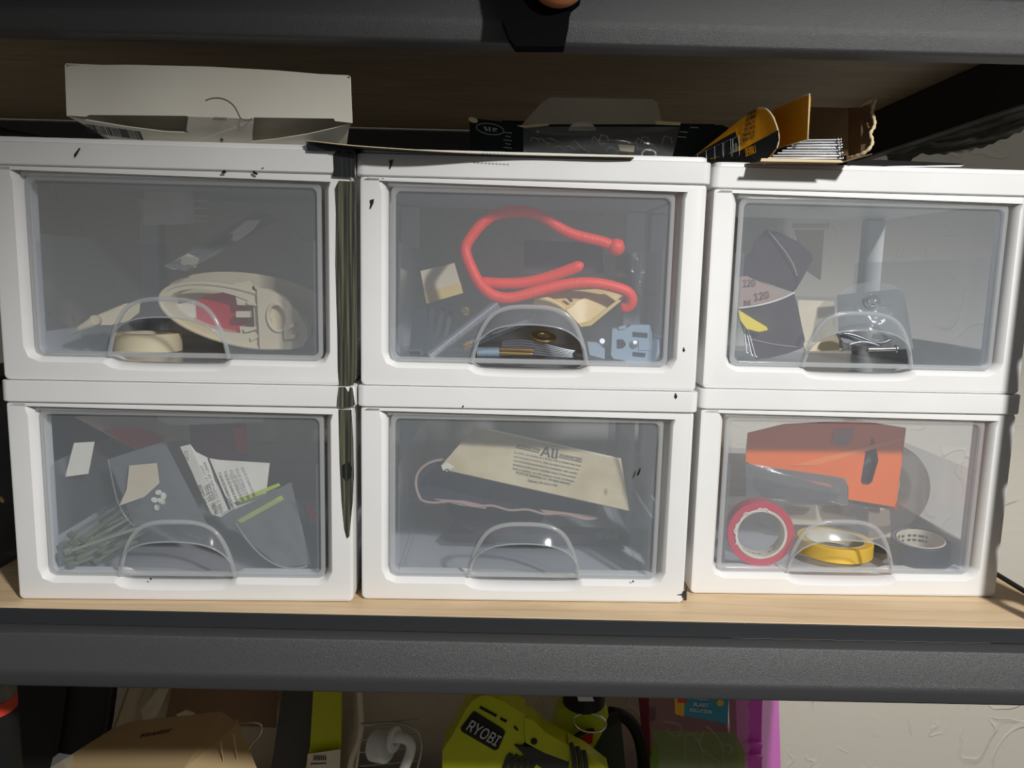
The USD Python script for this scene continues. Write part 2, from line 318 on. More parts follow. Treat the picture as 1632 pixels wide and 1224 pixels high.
# ------------------------------------------------------------ shelving rack
rack = Thing('shelving_rack', 'black steel shelving rack with textured beams holding the wooden shelves', 'shelving rack', (0, .25, -1.45))
XL, XR = -1.20, .62
def beam_mesh(z, x0=XL, x1=XR, flip=False):
    c = [(-.040, -.018), (-.056, -.0195)]
    for a in np.linspace(80, 12, 5): c.append((-.0605 + .004 - .004 * math.sin(math.radians(a)) - .0, -.0225 + .0)) if False else None
    c += [(-.0585, -.0215), (-.0655, -.0500), (-.0670, -.0540), (-.0674, -.0580), (-.0668, -.0620), (-.0650, -.0720), (-.0635, -.0745), (-.0610, -.0755), (-.040, -.0755)]
    p = np.array(c); r0 = np.column_stack([np.full(len(p), x0), p[:, 0], p[:, 1] + z]); r1 = r0.copy(); r1[:, 0] = x1
    m = loft([r0, r1]);
    if flip: m.vertices[:, 1] = .47 - m.vertices[:, 1]; m.invert()
    return m
ZU, ZL = .644, -.740
for z in (0, ZU, ZL): rack.part('front_beam', beam_mesh(z), STEEL, 40)
for z in (0, ZU, ZL): rack.part('rear_beam', bx(XL, XR, .768, .805, z - .0755, z - (.0045 if z > .3 else .0175), .003), STEEL)
for z in (0, ZU, ZL):
    for x in (XL - .004, XR - .022):
        rack.part('side_rail', bx(x, x + .022, -.038, .77, z - .0755, z - (.0045 if z > .3 else .0175), .002), STEELS)
rack.part('deck_lip', bx(XR - .003, XR + .002, -.04, .80, -.016, .0035, .001), STEELS)
def post_mesh(x0, x1, y, side):
    pl = sbox(x0, -1.45, x1, 1.3); cx = x0 + .021 if side > 0 else x1 - .021; holes = []
    z = -1.36
    while z < 1.2:
        zz = z + .0246 - .0
        holes.append(unary_union([Point(cx, zz + .010).buffer(.0085), Polygon([(cx - .008, zz + .008), (cx + .008, zz + .008), (cx + .0045, zz - .012), (cx - .0045, zz - .012)]), Point(cx, zz - .012).buffer(.0045)])); z += .0665
    pl = pl.difference(unary_union(holes)); m = extr(pl, .0022)
    m.vertices = np.column_stack([m.vertices[:, 0], y + m.vertices[:, 2], m.vertices[:, 1]]); trimesh.repair.fix_normals(m)
    e = x1 if side > 0 else x0
    return cat_([m, bx(e - .0022, e, y, y + .04, -1.45, 1.3)])
rack.part('post', post_mesh(.5805, .628, -.072, 1), STEELS, False); rack.part('post', post_mesh(-1.212, -1.164, -.072, -1), STEELS, False)
def board(z, m, label):
    t = Thing('shelf_board', label, 'shelf board', (0, .25, z - .004 if z > .3 else z - .016))
    z0 = z - .0035 if z > .3 else z - .0165
    t.part('panel', bx(XL + .02, XR - .0045, -.0395, .765, z0, z, .0004), m)
    t.part('edge_band', bx(XL + .02, XR - .0045, -.0425, -.0406, z - .0168, z - .0004, .0003), EDGE) if z < .3 else None
board(0, WOOD, 'pale birch-patterned shelf board under the white drawer units')
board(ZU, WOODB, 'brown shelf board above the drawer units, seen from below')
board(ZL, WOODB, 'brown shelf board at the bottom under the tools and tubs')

# ------------------------------------------------------------ storage drawer units
W, U, LH, RH, DEP = .3635, .2385, .0228, .0053, .36
STACKS = {'L': (-.3408, -.0164, .0277), 'M': (.0238, 0.0, .0174), 'R': (.3946, .0343, .0204)}
def arch(n=28, grow=0.0):
    """the handle's arch in panel coordinates: foot to foot, over the top"""
    k = [(-.0615, .0255), (-.0570, .046), (-.0500, .064), (-.0400, .0775), (-.0250, .0845), (0, .0865), (.0250, .0845), (.0400, .0775), (.0500, .064), (.0570, .046), (.0615, .0255)]
    p = smoothpath([(x, z, 0) for x, z in k], n)[:, :2]
    if grow: p[:, 0] *= 1 + grow / .06; p[:, 1] += grow * (p[:, 1] - .03) / .056
    return p
def unit(key, level, label, top, hx=0.0):
    sx, sy, a = STACKS[key]; z0 = level * U
    base = np.array([sx + DEP / 2 * -math.sin(a), sy + DEP / 2 * math.cos(a), z0])
    t = Thing('drawer_unit', label, 'storage drawer', base, 'white stacking drawer units'); t.loc0 = base
    ca, sa = math.cos(a), math.sin(a)
    def put(m):
        m = m.copy(); v = m.vertices; m.vertices = np.column_stack([sx + v[:, 0] * ca - v[:, 1] * sa, sy + v[:, 0] * sa + v[:, 1] * ca, z0 + v[:, 2]]); return m
    def part(n, m, mt, s=35, **k): return t.part(n, put(m), mt, s, **k)
    h = W / 2
    # front frame with its opening, dipped under the handle
    outer = rr(-h + .003, h - .003, .0, U - LH + .002, .006)
    ix, zb, zt = .1505, .0255, U - LH - .0005
    lower = [(-ix, zb + .010), (-ix + .003, zb + .003), (-ix + .010, zb)]
    dip = [(-.0660 + hx, zb), (-.0610 + hx, zb - .0012), (-.0555 + hx, zb - .0050), (-.0480 + hx, zb - .0066), (-.03 + hx, zb - .0072), (0 + hx, zb - .0074), (.03 + hx, zb - .0072), (.0480 + hx, zb - .0066), (.0555 + hx, zb - .0050), (.0610 + hx, zb - .0012), (.0660 + hx, zb)]
    inner = np.array(lower + dip + [(ix - .010, zb), (ix - .003, zb + .003), (ix, zb + .010), (ix, zt - .014), (ix + .003, zt - .004), (ix + .008, zt), (-ix - .008, zt), (-ix - .003, zt - .004), (-ix, zt - .014)])
    part('front_frame', holed_plate(outer, inner, .0035, .006, .010, .032), WHITE, 40)
    # lid: a plate with rounded corners, with a raised rim on the uppermost units
    def rect(inset, z, r=.008): return np.column_stack([(q := rr(-h + inset, h - inset, -.003 + inset, DEP - inset, r))[:, 0], q[:, 1], np.full(len(q), z)])
    zl = U - LH; rings = [rect(.0025, zl), rect(.0006, zl + .0008), rect(0, zl + .002), rect(0, U - .0008), rect(.0008, U)]
    if top: rings += [rect(.0028, U + .0002), rect(.0032, U + .0006), rect(.0034, U + RH - .0015), rect(.0046, U + RH)]
    part('lid', loft(rings), WHITE, 40)
    part('base', cat_([bx(-h + .004, h - .004, .0325, DEP - .004, .002, .010, .002), bx(-h + .004, -h + .009, .033, DEP - .03, .010, .045, .001), bx(h - .009, h - .004, .033, DEP - .03, .010, .045, .001)]), WHITE)
    for s in (-1, 1):
        x0, x1 = sorted((s * (h - .004), s * (h - .030))); part('rear_post', bx(x0, x1, DEP - .030, DEP - .005, .0105, zl - .0005, .002), WHITE)
    # the clear drawer: tub, front panel with its rim, handle
    xw, fz = .1445, .0185
    d = part('drawer', cat_([bx(-xw + .006, xw - .006, .016, .335, fz, fz + .0016), bx(-xw + .005, -xw + .0065, .010, .336, fz, .150), bx(xw - .0065, xw - .005, .010, .336, fz, .150), bx(-xw + .006, xw - .006, .335, .3365, fz, .098)]), TUB, False)
    pz0, pz1 = .0262, U - LH - .0075
    P = Polygon(rr(-.1465, .1465, pz0, pz1, .007)); AR = arch(); AR[:, 0] += hx
    edge = [(-.0490, .0545), (-.038, .0625), (-.020, .0672), (0, .0685), (.020, .0672), (.038, .0625), (.0490, .0545)]
    ed = smoothpath([(x + hx, z, 0) for x, z in edge], 24)[:, :2]
    hole = Polygon(AR).buffer(0).intersection(sbox(-.2, pz0 + .0048, .2, .3))
    fm = extr(P.difference(hole), .0016); v = fm.vertices; fm.vertices = np.column_stack([v[:, 0], .0105 - v[:, 2], v[:, 1]]); trimesh.repair.fix_normals(fm)
    fp = part('front_panel', fm, FRONT, False, under=d)
    rim = [holed_plate(rr(-.1475, .1475, pz0 - .0005, pz1 + .0005, .008), rr(-.1428, .1428, pz0 + .0045, pz1 - .006, .006), .001, .0008, .001, .004)]
    rim[0].apply_translation([0, .0055, 0])
    t.part('rim', put(rim[0]), RIM, 40, under=d)
    t.part('top_lip', put(bx(-.1505, .1505, .0035, .014, pz1 - .002, pz1 + .0035, .0012)), RIM, 40, under=d)
    hood_top = AR; n = len(AR)
    lo = np.array([ed[min(len(ed) - 1, int(i * len(ed) / n))] for i in range(n)])
    s_ = np.linspace(0, 1, n)
    def hood(u, w):
        i = u * (n - 1); k = min(n - 2, int(i)); f = i - k; ap = AR[k] * (1 - f) + AR[k + 1] * f
        ex_ = smooth_edge(u); zt_ = max(ap[1], ex_[1] * 0 + ap[1]); p = ap * (1 - w) + ex_ * w
        y = .0085 - .014 * math.sin(math.pi * u) ** .55 * w ** .7
        return np.array([p[0], y, p[1]])
    esp = smoothpath([(x + hx, z, 0) for x, z in [(-.0595, .0375), (-.054, .0500)] + edge[1:-1] + [(.054, .0500), (.0595, .0375)]], 60)[:, :2]
    def smooth_edge(u):
        i = u * 59; k = min(58, int(i)); f = i - k; return esp[k] * (1 - f) + esp[k + 1] * f
    t.part('handle_hood', put(sheet(hood, 36, 8, .0011)), FRONT, 40, under=d)
    ar = arch(40); ar[:, 0] += hx
    rimp = np.column_stack([ar[:, 0], np.full(len(ar), .0072), ar[:, 1]])
    t.part('handle_rim', put(cat_([tube(rimp, .0024, 8)])), RIM, True, under=d)
    ep = np.array([hood(u, 1.0) for u in np.linspace(.02, .98, 40)])
    t.part('hood_edge', put(tube(ep, .0009, 6)), RIM, True, under=d)
    t.put = put; return t
UN = {}
for key, side in (('L', 'left'), ('M', 'middle'), ('R', 'right')):
    for lev in (0, 1):
        what = {('L', 1): 'upper left white drawer unit with black paint streak, holding cream tape tools', ('L', 0): 'lower left white drawer unit with black paint streak, holding cable ties and bags',
                ('M', 1): 'upper middle white drawer unit holding the red-orange rubber tie', ('M', 0): 'lower middle white drawer unit holding sandpaper under a printed card',
                ('R', 1): 'upper right white drawer unit holding sandpaper belts, beneath the box of nails', ('R', 0): 'lower right white drawer unit holding tape rolls and an orange card'}[(key, lev)]
        UN[key, lev] = unit(key, lev, what, lev == 1, {'L': -.012, 'M': .0, 'R': -.004}[key])

# paint on the units: thin dried paint on the plastic, in pixels where it shows
def decal(u, pts, m, y, name='paint_drip', th=.0004, label=None): u.part(name, slab(pts, th, y), m, False, label=label)
YL, YM, YR = -.0118, .0, .038
yl = lambda x: -.0164 + .0277 * (A(x, 600, -.0164)[0] + .3395) - .0036
ym = lambda x: .0174 * (A(x, 600, 0.)[0] - .0231) - .0036
def ring_px(pts, yf): return pts, [yf(p[0]) for p in pts]
def paint(u, pts, m, yf=yl, off=.003, name='paint_drip', label=None): u.part(name, slab(pts, .0005, [yf(p[0]) + off for p in pts]), m, False, label=label)
LB, LT, MB, MT, RB, RT = UN['L', 0], UN['L', 1], UN['M', 0], UN['M', 1], UN['R', 0], UN['R', 1]
paint(LT, [(531, 247), (535, 242), (541, 238.5), (547, 243), (552, 241), (556, 237), (560, 238), (562, 243), (565.5, 245), (565.5, 281), (564, 283), (530, 281), (532, 270)], STREAKD, off=0, name='paint_streak', label='dark paint over the lid corner')
paint(LT, [(540, 288), (564, 289), (566, 300), (565, 340), (567, 420), (568, 540), (569, 580), (566, 604), (563, 614), (541, 615), (539, 590), (538, 520), (535, 420), (536, 340), (534, 300)], STREAK, off=.0025, name='paint_streak', label='olive-black brushed paint down the post')
paint(LB, [(540, 617), (550, 617), (556, 626), (558, 617), (562, 618), (565, 640), (566, 645), (562, 648), (545, 650), (537, 647), (538, 632)], STREAK, off=-.0003, name='paint_streak')
paint(LB, [(540, 653), (560, 653), (563, 700), (564, 760), (562, 800), (559, 830), (557, 855), (553, 858), (549, 842), (545, 800), (542, 740), (541, 700)], STREAK, off=.0025, name='paint_streak', label='brushed paint ending in a drip')
paint(LB, [(545, 742), (555, 735), (561, 745), (560, 760), (552, 768), (546, 760)], STREAKD, off=.0021, name='paint_streak')
for p in ([(118, 246), (126, 236), (128, 236), (122, 247), (119, 251)], [(353, 274), (357, 270.5), (361, 274), (359, 276), (354, 276)], [(402, 273), (405, 272), (411, 277), (409, 279), (404, 277)], [(416, 268.5), (420, 266.5), (420, 268)], [(348, 285), (349.5, 285), (349.3, 287)]): paint(LT, p, PAINT, off=-.0006)
for p in ([(620, 256), (626, 254), (625, 261), (622, 269), (620.5, 268), (621.5, 261)], [(608.5, 284), (611.5, 284), (610, 286)]): paint(MT, p, PAINT, ym, -.0006)
for p in ([(589.5, 319), (596, 317), (595, 324), (590.5, 333), (589.3, 332), (590.5, 325)], [(1090, 553), (1092, 559), (1090.3, 561), (1088.5, 558)]): paint(MT, p, PAINT, ym, .0026)
for p in ([(1077, 626), (1079.5, 632), (1077.5, 636), (1075.3, 632)], [(738, 646), (739.5, 647), (738, 650), (737, 648)]): paint(MB, p, PAINT, ym, -.0006)
paint(MB, [(1094.6, 933), (1094.6, 956), (1091, 957.5), (1088.5, 956), (1090, 953.5), (1087, 951), (1089, 949), (1079, 948.3), (1088, 946.5), (1089, 942.5), (1092, 941)], STREAKD, ym, .003, 'paint_streak', 'black brushed paint on the bottom corner')
for p in ([(1008, 925), (1010.5, 926), (1009.5, 928.5), (1007.5, 927.5)],): paint(MB, p, PAINT, ym, .0028)
paint(LB, [(239, 921.5), (242, 922), (241, 924.5), (238.8, 923.5)], PAINT, yl, .003)
MB.part('paint_drip', slab([(1015, 756), (1020, 745), (1021, 748), (1019, 755), (1016, 759)], .0004, .0042), PAINT, False)

#@@CONTENTS
# ------------------------------------------------------------ inside the upper left drawer
FL = {1: U + .0203, 0: .0203}; CL = FL[1] + .0003
G = {}
t = Thing('tape_dispenser', 'cream oval hand-held tape dispenser with red lining, lying on its side in upper left drawer', 'tape dispenser', A(430, 558, z=FL[1]))
def ell(cx, cy, rx, ry, rot, n=40, a0=0, a1=360):
    o = []
    for k in range(n):
        a = math.radians(a0 + (a1 - a0) * k / (n if a1 - a0 >= 360 else n - 1)); x, y = rx * math.cos(a), ry * math.sin(a); r = math.radians(rot)
        o.append((cx + x * math.cos(r) - y * math.sin(r), cy + x * math.sin(r) + y * math.cos(r)))
    return o
def px_ring(outer, inner, y, th):
    """a pixel outline with an opening, at depth y, th thick"""
    o = np.array([A(*p, y) for p in outer]); i = np.array([A(*p, y) for p in inner])
    v, tr = tri2d(o[:, [0, 2]], [i[:, [0, 2]]]); P = np.vstack([o, i]); k = len(P); Bk = P + [0, th, 0]; Fc = [list(x) for x in tr] + [[x[0] + k, x[2] + k, x[1] + k] for x in tr]
    for a, n in ((0, len(o)), (len(o), len(i))):
        for s in range(n):
            p, q = a + s, a + (s + 1) % n; Fc += [[p, p + k, q + k], [p, q + k, q]]
    m = trimesh.Trimesh(np.vstack([P, Bk]), Fc, process=False); trimesh.repair.fix_normals(m); return m
yd = .085
t.part('back_shell', slab(ell(400, 488, 140, 52, 8, 40), .012, .13), CREAM)
t.part('body_shell', px_ring(ell(374, 503, 122, 44, 14, 44), ell(352, 496, 84, 30, 14, 36), yd, .022), CREAM, 40)
t.part('rim', tube([A(*p, yd) for p in ell(374, 503, 122, 44, 14, 60)], .0026, 8, True), CREAM, True)
t.part('red_lining', slab([(312, 478), (330, 470), (366, 464), (386, 468), (392, 520), (380, 531), (345, 528), (318, 516), (306, 500)], .003, yd + .021), REDL, label='red inside of the dispenser')
t.part('window', slab([(268, 487), (310, 480), (312, 507), (276, 505)], .003, yd + .016), PAPER)
t.part('track', cat_([slab(p, .008, yd + .002) for p in ([(372, 452), (400, 447), (412, 470), (400, 487), (378, 486)], [(376, 496), (398, 496), (398, 506), (376, 506)], [(382, 520), (404, 522), (412, 546), (396, 548), (384, 538)], [(402, 456), (414, 456), (418, 556), (408, 556)])]), CREAM)
for p in ([(394, 480), (412, 484), (412, 488), (394, 485)], [(388, 524), (408, 520), (409, 525), (390, 530)], [(398, 538), (412, 532), (413, 537), (400, 544)]): t.part('pin', slab(p, .004, yd - .003), CREAM)
t.part('nose_plate', px_ring([(409, 458), (428, 461), (452, 474), (474, 496), (489, 522), (491, 540), (482, 553), (462, 557), (414, 556)], ell(442, 506, 13, 20, -12, 24), yd - .006, .012), CREAM, 40)
t.part('nose_ring', tube([A(*p, yd - .007) for p in ell(442, 506, 15, 22, -12, 30)], .002, 8, True), CREAM, True)
t.part('latch', cat_([slab(p, .008, yd - .012) for p in ([(452, 520), (468, 514), (470, 520), (460, 525), (460, 534), (472, 532), (472, 539), (454, 541)],)]), CREAM)
t = Thing('tape_roll', 'small cream roll of tape lying flat in upper left drawer', 'tape roll', A(235, 553, z=FL[1]))
c = A(236, 540, .10); c[2] = FL[1] + .0004; c[1] = .10
t.part('tape', disc_at(roll_ring(.026, .0375, .0215), c, [0, 0, 1]), CREAM); t.part('core', disc_at(roll_ring(.0245, .0259, .0215, .0003), c, [0, 0, 1]), CORE)
t = Thing('scraper_tool', 'cream pointed plastic scraper tool lying left of the tape roll in upper left drawer', 'scraper', A(150, 530, y=.08))
t.part('tip', tube([A(113, 532, .055), A(130, 522, .058), A(148, 513, .06)], [.0016, .0036, .0056], 10), CREAM, True)
t.part('collar', disc_at(lathe([(0, 0), (.0055, 0), (.0062, .001), (.0062, .008), (.0055, .009), (0, .009)], 24), A(154, 511, .068), nrm([.2, -1, .1])), CREAM)
t.part('handle', slab([(150, 505), (176, 494), (200, 484), (224, 481), (222, 498), (204, 512), (176, 518), (158, 518)], .008, [.075, .085, .1, .11, .11, .1, .085, .075]), CREAM)
t = Thing('plastic_packet', 'slender clear packet with a white slip leaning diagonally in upper left drawer', 'packet', A(350, 380, y=.2))
t.part('film', bag([(262, 424), (412, 334), (446, 350), (296, 432)], [.10, .14, .14, .10], .003, 16, 3, .003), FILMG)
t.part('slip', slab([(343, 398), (362, 376), (392, 352), (416, 350), (404, 366), (382, 382), (356, 393), (345, 400)], .0006, .121), PAPER)
t.part('corner_slip', slab([(262, 424), (300, 404), (318, 412), (312, 426), (276, 430)], .0005, .105), BEIGE)
t.part('content', slab([(296, 412), (345, 382), (372, 372), (350, 398), (312, 420)], .0008, .118), mat('faded_red_print', S(150, 96, 92), .6))
t = Thing('paper_label', 'faint white printed label standing at the back of upper left drawer', 'label', A(270, 340, y=.28))
t.part('sheet', slab([(230, 304), (306, 306), (312, 356), (228, 360)], .0008, .20), PAPER)
t.part('print', cat_([slab([(300, y), (330, y + 1), (330, y + 4), (300, y + 3)], .0005, .1985) for y in (318, 330, 342, 350)]), PAPER)

# ------------------------------------------------------------ inside the upper middle drawer
pts = [(986, 398, 0.059), (958, 385, 0.059), (915, 374, 0.059), (890, 362, 0.059), (868, 347, 0.058), (840, 338, 0.057), (808, 338, 0.057), (776, 350, 0.056), (752, 376, 0.054), (742, 395, 0.053), (748, 420, 0.051), (762, 448, 0.048), (780, 467, 0.045), (806, 475, 0.045), (836, 470, 0.045), (868, 461, 0.045), (905, 453, 0.045), (945, 451, 0.045), (985, 459, 0.046), (1006, 472, 0.048), (1006, 484, 0.051), (990, 490, 0.056)]
t = Thing('rubber_tie', 'bendy red-orange rubber gear tie coiled in upper middle drawer', 'gear tie', A(800, 480, .08))
t.part('tie', tube(smoothpath([A(*p) for p in pts], 110), .0062, 14), ORANGE, True)
t.part('end_knob', tube(smoothpath([A(972, 391, .059), A(982, 394, .059), A(990, 396, .059), A(995, 397, .059)], 10), [.0065, .008, .0092, .0095, .0095, .0095, .0093, .0085, .0062, .003], 14), ORANGE, True)
t.part('inner_end', tube(smoothpath([A(768, 450, .066), A(800, 452, .064), A(840, 450, .062), A(880, 440, .058), A(908, 430, .054), A(930, 421, .05)], 40), np.r_[np.full(37, .0066), .0062, .005, .002], 14), ORANGE, True)
t = Thing('adhesive_pad', 'square cream adhesive pad standing behind the staple strips in upper middle drawer', 'adhesive pad', A(705, 480, .13))
t.part('pad', slab([(670, 432), (724, 419), (738, 467), (680, 484)], .004, .13), BEIGE)
t.part('glue_face', slab([(676, 466), (734, 450), (738, 467), (680, 484)], .0008, .1285), CREAMY)
for k, (p0, p1, w) in enumerate((((658, 492), (652, 566), 26), ((684, 490), (678, 566), 8), ((704, 490), (686, 562), 7), ((716, 494), (704, 552), 6))):
    d0, d1 = .12 - k * .004, .045 + k * .012; m = slab([p0, (p0[0] + w, p0[1] + 1), (p1[0] + w, p1[1] + 1), p1], .008, [d0, d0, d1, d1])
    single('staple_strip', m, STAPLE, ['widest grey strip of staples, leftmost in upper middle drawer', 'thin grey strip of staples just right of the widest one', 'slanting grey strip of staples third from the left', 'shortest grey strip of staples beside the threaded rod'][k], 'staples', 'staple strips in the upper middle drawer', False)
m = cat_([slab([(650, 556), (673, 556), (674, 560), (650, 560)], .004, .040), slab([(648, 560), (652, 560), (652, 567), (648, 567)], .004, .040), slab([(670, 560), (674, 560), (674, 567), (670, 567)], .004, .040)])
single('staple_clip', m, STAPLE, 'row end of loose staples lying before the widest strip', 'staples', None, False)
def rod(p0, p1, y0, y1, r, pitch=.0016, n=12):
    a, b = A(*p0, y0), A(*p1, y1); L = np.linalg.norm(b - a); k = int(L / pitch * 2); pr = [(0, 0)]
    for i in range(k + 1): pr.append((r * (1 if i % 2 else .86), L * i / k))
    pr.append((0, L)); return disc_at(lathe(pr, n), a, b - a)
single('threaded_rod', rod((684, 568), (792, 484), .03, .05, .0062), STEELB, 'silver threaded rod leaning diagonally in upper middle drawer', 'threaded rod')
t = Thing('screw_anchor', 'brass ended threaded bolt lying behind the middle drawer handle', 'bolt', A(800, 540, .06))
t.part('shank', rod((748, 547), (845, 510), .06, .10, .0055), STEELD, 40); t.part('brass_tip', rod((737, 551), (750, 546), .058, .0605, .0058), BRASS, 40)
t = Thing('drill_bit', 'brass drill bit with grey ribbed sleeve lying behind the middle handle', 'drill bit', A(820, 565, .05))
t.part('sleeve', rod((760, 561), (796, 561), .05, .05, .0058), GREYP, 40); t.part('shaft', cat_([rod((796, 556), (852, 558), .05, .05, .0018, .004), rod((796, 562), (848, 564), .05, .05, .0018, .004)]), BRASS, 40)
single('washer', disc_at(roll_ring(.007, .015, .0025, .0006, 36), A(866, 538, .07), [.1, -.30, .95]), BRASS, 'oval-looking brass washer behind the middle drawer handle', 'washer')
single('wire_bundle', cat_([tube(smoothpath([A(800, 546 + 3 * k, .07), A(840, 543 + 4 * k, .065), A(880, 552 + 3 * k, .06), A(918, 560 + 2 * k, .06)], 20), .0012, 6) for k in range(6)]), STEELD, 'tangle of thin dark wires behind the middle drawer handle', 'wire')
t = Thing('plug_adapter', 'yellowish-beige plug adapter tilted under the rubber tie in upper middle drawer', 'plug adapter', A(930, 515, .07))
fr = [(853, 476), (868, 470), (935, 468), (936, 474), (900, 494), (922, 516), (936, 518), (990, 478), (994, 462), (950, 458), (905, 458)]
t.part('body', slab([(900, 492), (936, 472), (994, 464), (992, 476), (940, 516), (924, 518)], .02, [.06, .065, .08, .08, .06, .056]), CREAMY)
t.part('top_face', slab([(853, 474), (870, 465), (960, 460), (994, 464), (936, 474), (900, 494), (884, 484)], .012, [.058, .066, .085, .085, .068, .056, .056]), CREAMY)
t.part('prong_slot', slab([(902, 474), (908, 473), (914, 480), (909, 482)], .001, .0535), GREYD)
t.part('ledge', slab([(922, 516), (940, 512), (992, 472), (993, 477), (942, 519), (926, 521)], .004, .052), CREAMY)
t.part('lip', tube(smoothpath([A(855, 474, .054), A(880, 480, .053), A(900, 492, .053)], 10), .003, 8), CREAMY, True)
t = Thing('hook_packet', 'clear packet with a yellowish hook beneath the tie knob in upper middle drawer', 'packet', A(995, 440, .13))
t.part('film', bag([(962, 406), (1016, 402), (1022, 470), (958, 468)], [.15, .15, .14, .14], .004, 10, 9), FILM)
t.part('hook', lathe([(0, 0), (.008, .001), (.010, .004), (.006, .007), (.003, .010), (0, .011)], 24).apply_transform(trimesh.transformations.translation_matrix(A(988, 444, .148))), CREAMY, True)
single('backing_card', slab([(836, 382), (960, 388), (962, 436), (834, 436)], .001, .16), mat('grey_backing_card', S(92, 84, 86), .7), 'dim grey backing card standing behind the rubber tie', 'card')
t = Thing('outlet_adapter', 'blue-grey three-slot electrical outlet at right front of upper middle drawer', 'electrical outlet', A(1010, 578, .025))
yo = .028
t.part('body', slab([(976, 524), (999, 523), (1006, 518), (1036, 518), (1041, 540), (1050, 541), (1051, 562), (1046, 574), (1040, 579), (1000, 579), (994, 574), (978, 572), (974, 566)], .02, yo), GREYP)
t.part('slot', slab([(1009, 529), (1032, 531), (1032, 538), (1009, 536)], .002, yo - .0012), GREYD); t.part('slot', slab([(1009, 561), (1029, 563), (1028, 569), (1009, 567)], .002, yo - .0012), GREYD)
t.part('ground_hole', slab([(984, 541), (993, 541), (997, 547), (997, 551), (992, 555), (984, 555)], .002, yo - .0012), GREYD)
t.part('centre_screw', disc_at(lathe([(0, 0), (.0044, 0), (.0044, .0012), (.002, .0022), (0, .0022)], 20), A(1010, 549, yo), [0, -1, 0]), STEELD)
t.part('side_rib', slab([(1018, 543), (1048, 544), (1048, 559), (1018, 558)], .002, yo - .001), GREYP)
t.part('top_clip', slab([(986, 521), (998, 518), (997, 524), (986, 525)], .006, yo - .002), GREYP)
t = Thing('wire_connector', 'small blue-grey wire connector left of the outlet in upper middle drawer', 'wire connector', A(950, 572, .03))
t.part('body', slab([(936, 545), (952, 546), (964, 556), (964, 572), (940, 566)], .012, .032), GREYP); t.part('screw', disc_at(lathe([(0, 0), (.005, 0), (.005, .003), (.003, .005), (0, .005)], 20), A(959, 545, .04), [0, -1, .3]), STEELD)
single('metal_thimble', disc_at(lathe([(0, 0), (.0055, .0005), (.006, .004), (.004, .006), (0, .0065)], 18), A(742, 496, .1), [0, -1, .2]), BRASS, 'small brownish metal cap above the threaded rod', 'metal cap')

# ------------------------------------------------------------ inside the lower left drawer
CL = FL[0] + .0003
def tie(p0, p1, y0, y1):
    a, b = A(*p0, y0), A(*p1, y1); d = nrm(b - a); e, f, n = frame(d, [0, -1, .35]); L = np.linalg.norm(b - a)
    strap = oriented(bx(0, L, -.0017, .0017, -.0005, .0005), a, e, f, n)
    head = oriented(cat_([bx(-.007, .0005, -.0038, .0038, -.0022, .0026, .0007), bx(-.0052, -.0018, -.0017, .0017, .0026, .0034)]), a, e, f, n)
    return strap, head, a
rs = np.random.RandomState(3)
heads = [(104, 893), (118, 899), (132, 888), (146, 899), (128, 875), (158, 892), (141, 868), (112, 878), (164, 876), (121, 862), (106, 866), (150, 858), (176, 886), (100, 884), (136, 857), (118, 850), (168, 868)]
for k, (hx_, hy) in enumerate(heads):
    yh = min(max(A(hx_, hy, x=-.470)[1], .003), .01 + .05 * rs.rand()); s, h, o = tie((hx_, hy), (215 + rs.randint(-6, 30), hy - 18 - rs.randint(8, 46)), yh, .06 + .04 * rs.rand())
    ordn = 'first second third fourth fifth sixth seventh eighth ninth tenth eleventh twelfth thirteenth fourteenth fifteenth sixteenth last'.split()[sorted(heads).index((hx_, hy))]
    t = Thing('cable_tie', f'grey-green nylon cable tie, its head {ordn} from the left in the fanned bundle', 'cable tie', o, 'fanned bundle of cable ties'); t.part('strap', s, TIE, False); t.part('head', h, TIE, False)
t = Thing('kraft_slip', 'narrow tan paper slip lying among the cable ties', 'paper', A(180, 830, .1)); t.part('slip', slab([(158, 832), (196, 814), (200, 821), (176, 832)], .0006, .075), BROWN)
t = Thing('zip_bag', 'large clear zip bag slumped across the middle of lower left drawer', 'zip bag', A(280, 830, .06))
t.part('film', bag([(172, 732), (262, 703), (330, 835), (214, 838)], [.055, .06, .045, .05], .006, 18, 4, .002), FILMG)
t.part('left_edge', tube(smoothpath([A(172, 732, .053), A(180, 770, .05), A(188, 800, .048), A(214, 838, .046)], 16), .0007, 6), RIM, True)
t.part('tan_patch', slab([(206, 742), (250, 738), (254, 770), (230, 792), (190, 806), (202, 780)], .0005, .046), BEIGE)
t.part('dark_patch', slab([(214, 797), (222, 795), (230, 802), (222, 808), (214, 805)], .0005, .047), DARKB)
t.part('crumb', cat_([slab(ell(252 + dx, 795 + dy, 5 + k % 3, 4, 20 * k, 8), .002, .045) for k, (dx, dy) in enumerate(((0, -10), (-6, 2), (5, 4), (-2, 14), (8, -4)))]), PAPER, label='white crumbs stuck inside the bag')
t = Thing('product_label', 'crumpled white printed label with black text in lower left drawer', 'label', A(340, 815, .05))
t.part('sheet', slab([(287, 712), (303, 708), (312, 720), (332, 730), (342, 766), (372, 812), (352, 824), (338, 820), (322, 790), (306, 752)], .0008, [.05, .05, .051, .053, .05, .044, .042, .042, .045, .048]), PAPER)
t.part('fold', slab([(332, 730), (350, 733), (430, 738), (424, 790), (374, 812), (344, 768)], .0008, [.053, .056, .07, .068, .05, .051]), PAPER)
t.part('rule', slab([(331, 730), (333, 730), (368, 812), (365, 813)], .0004, [.0515, .0515, .0425, .0425]), INKB)
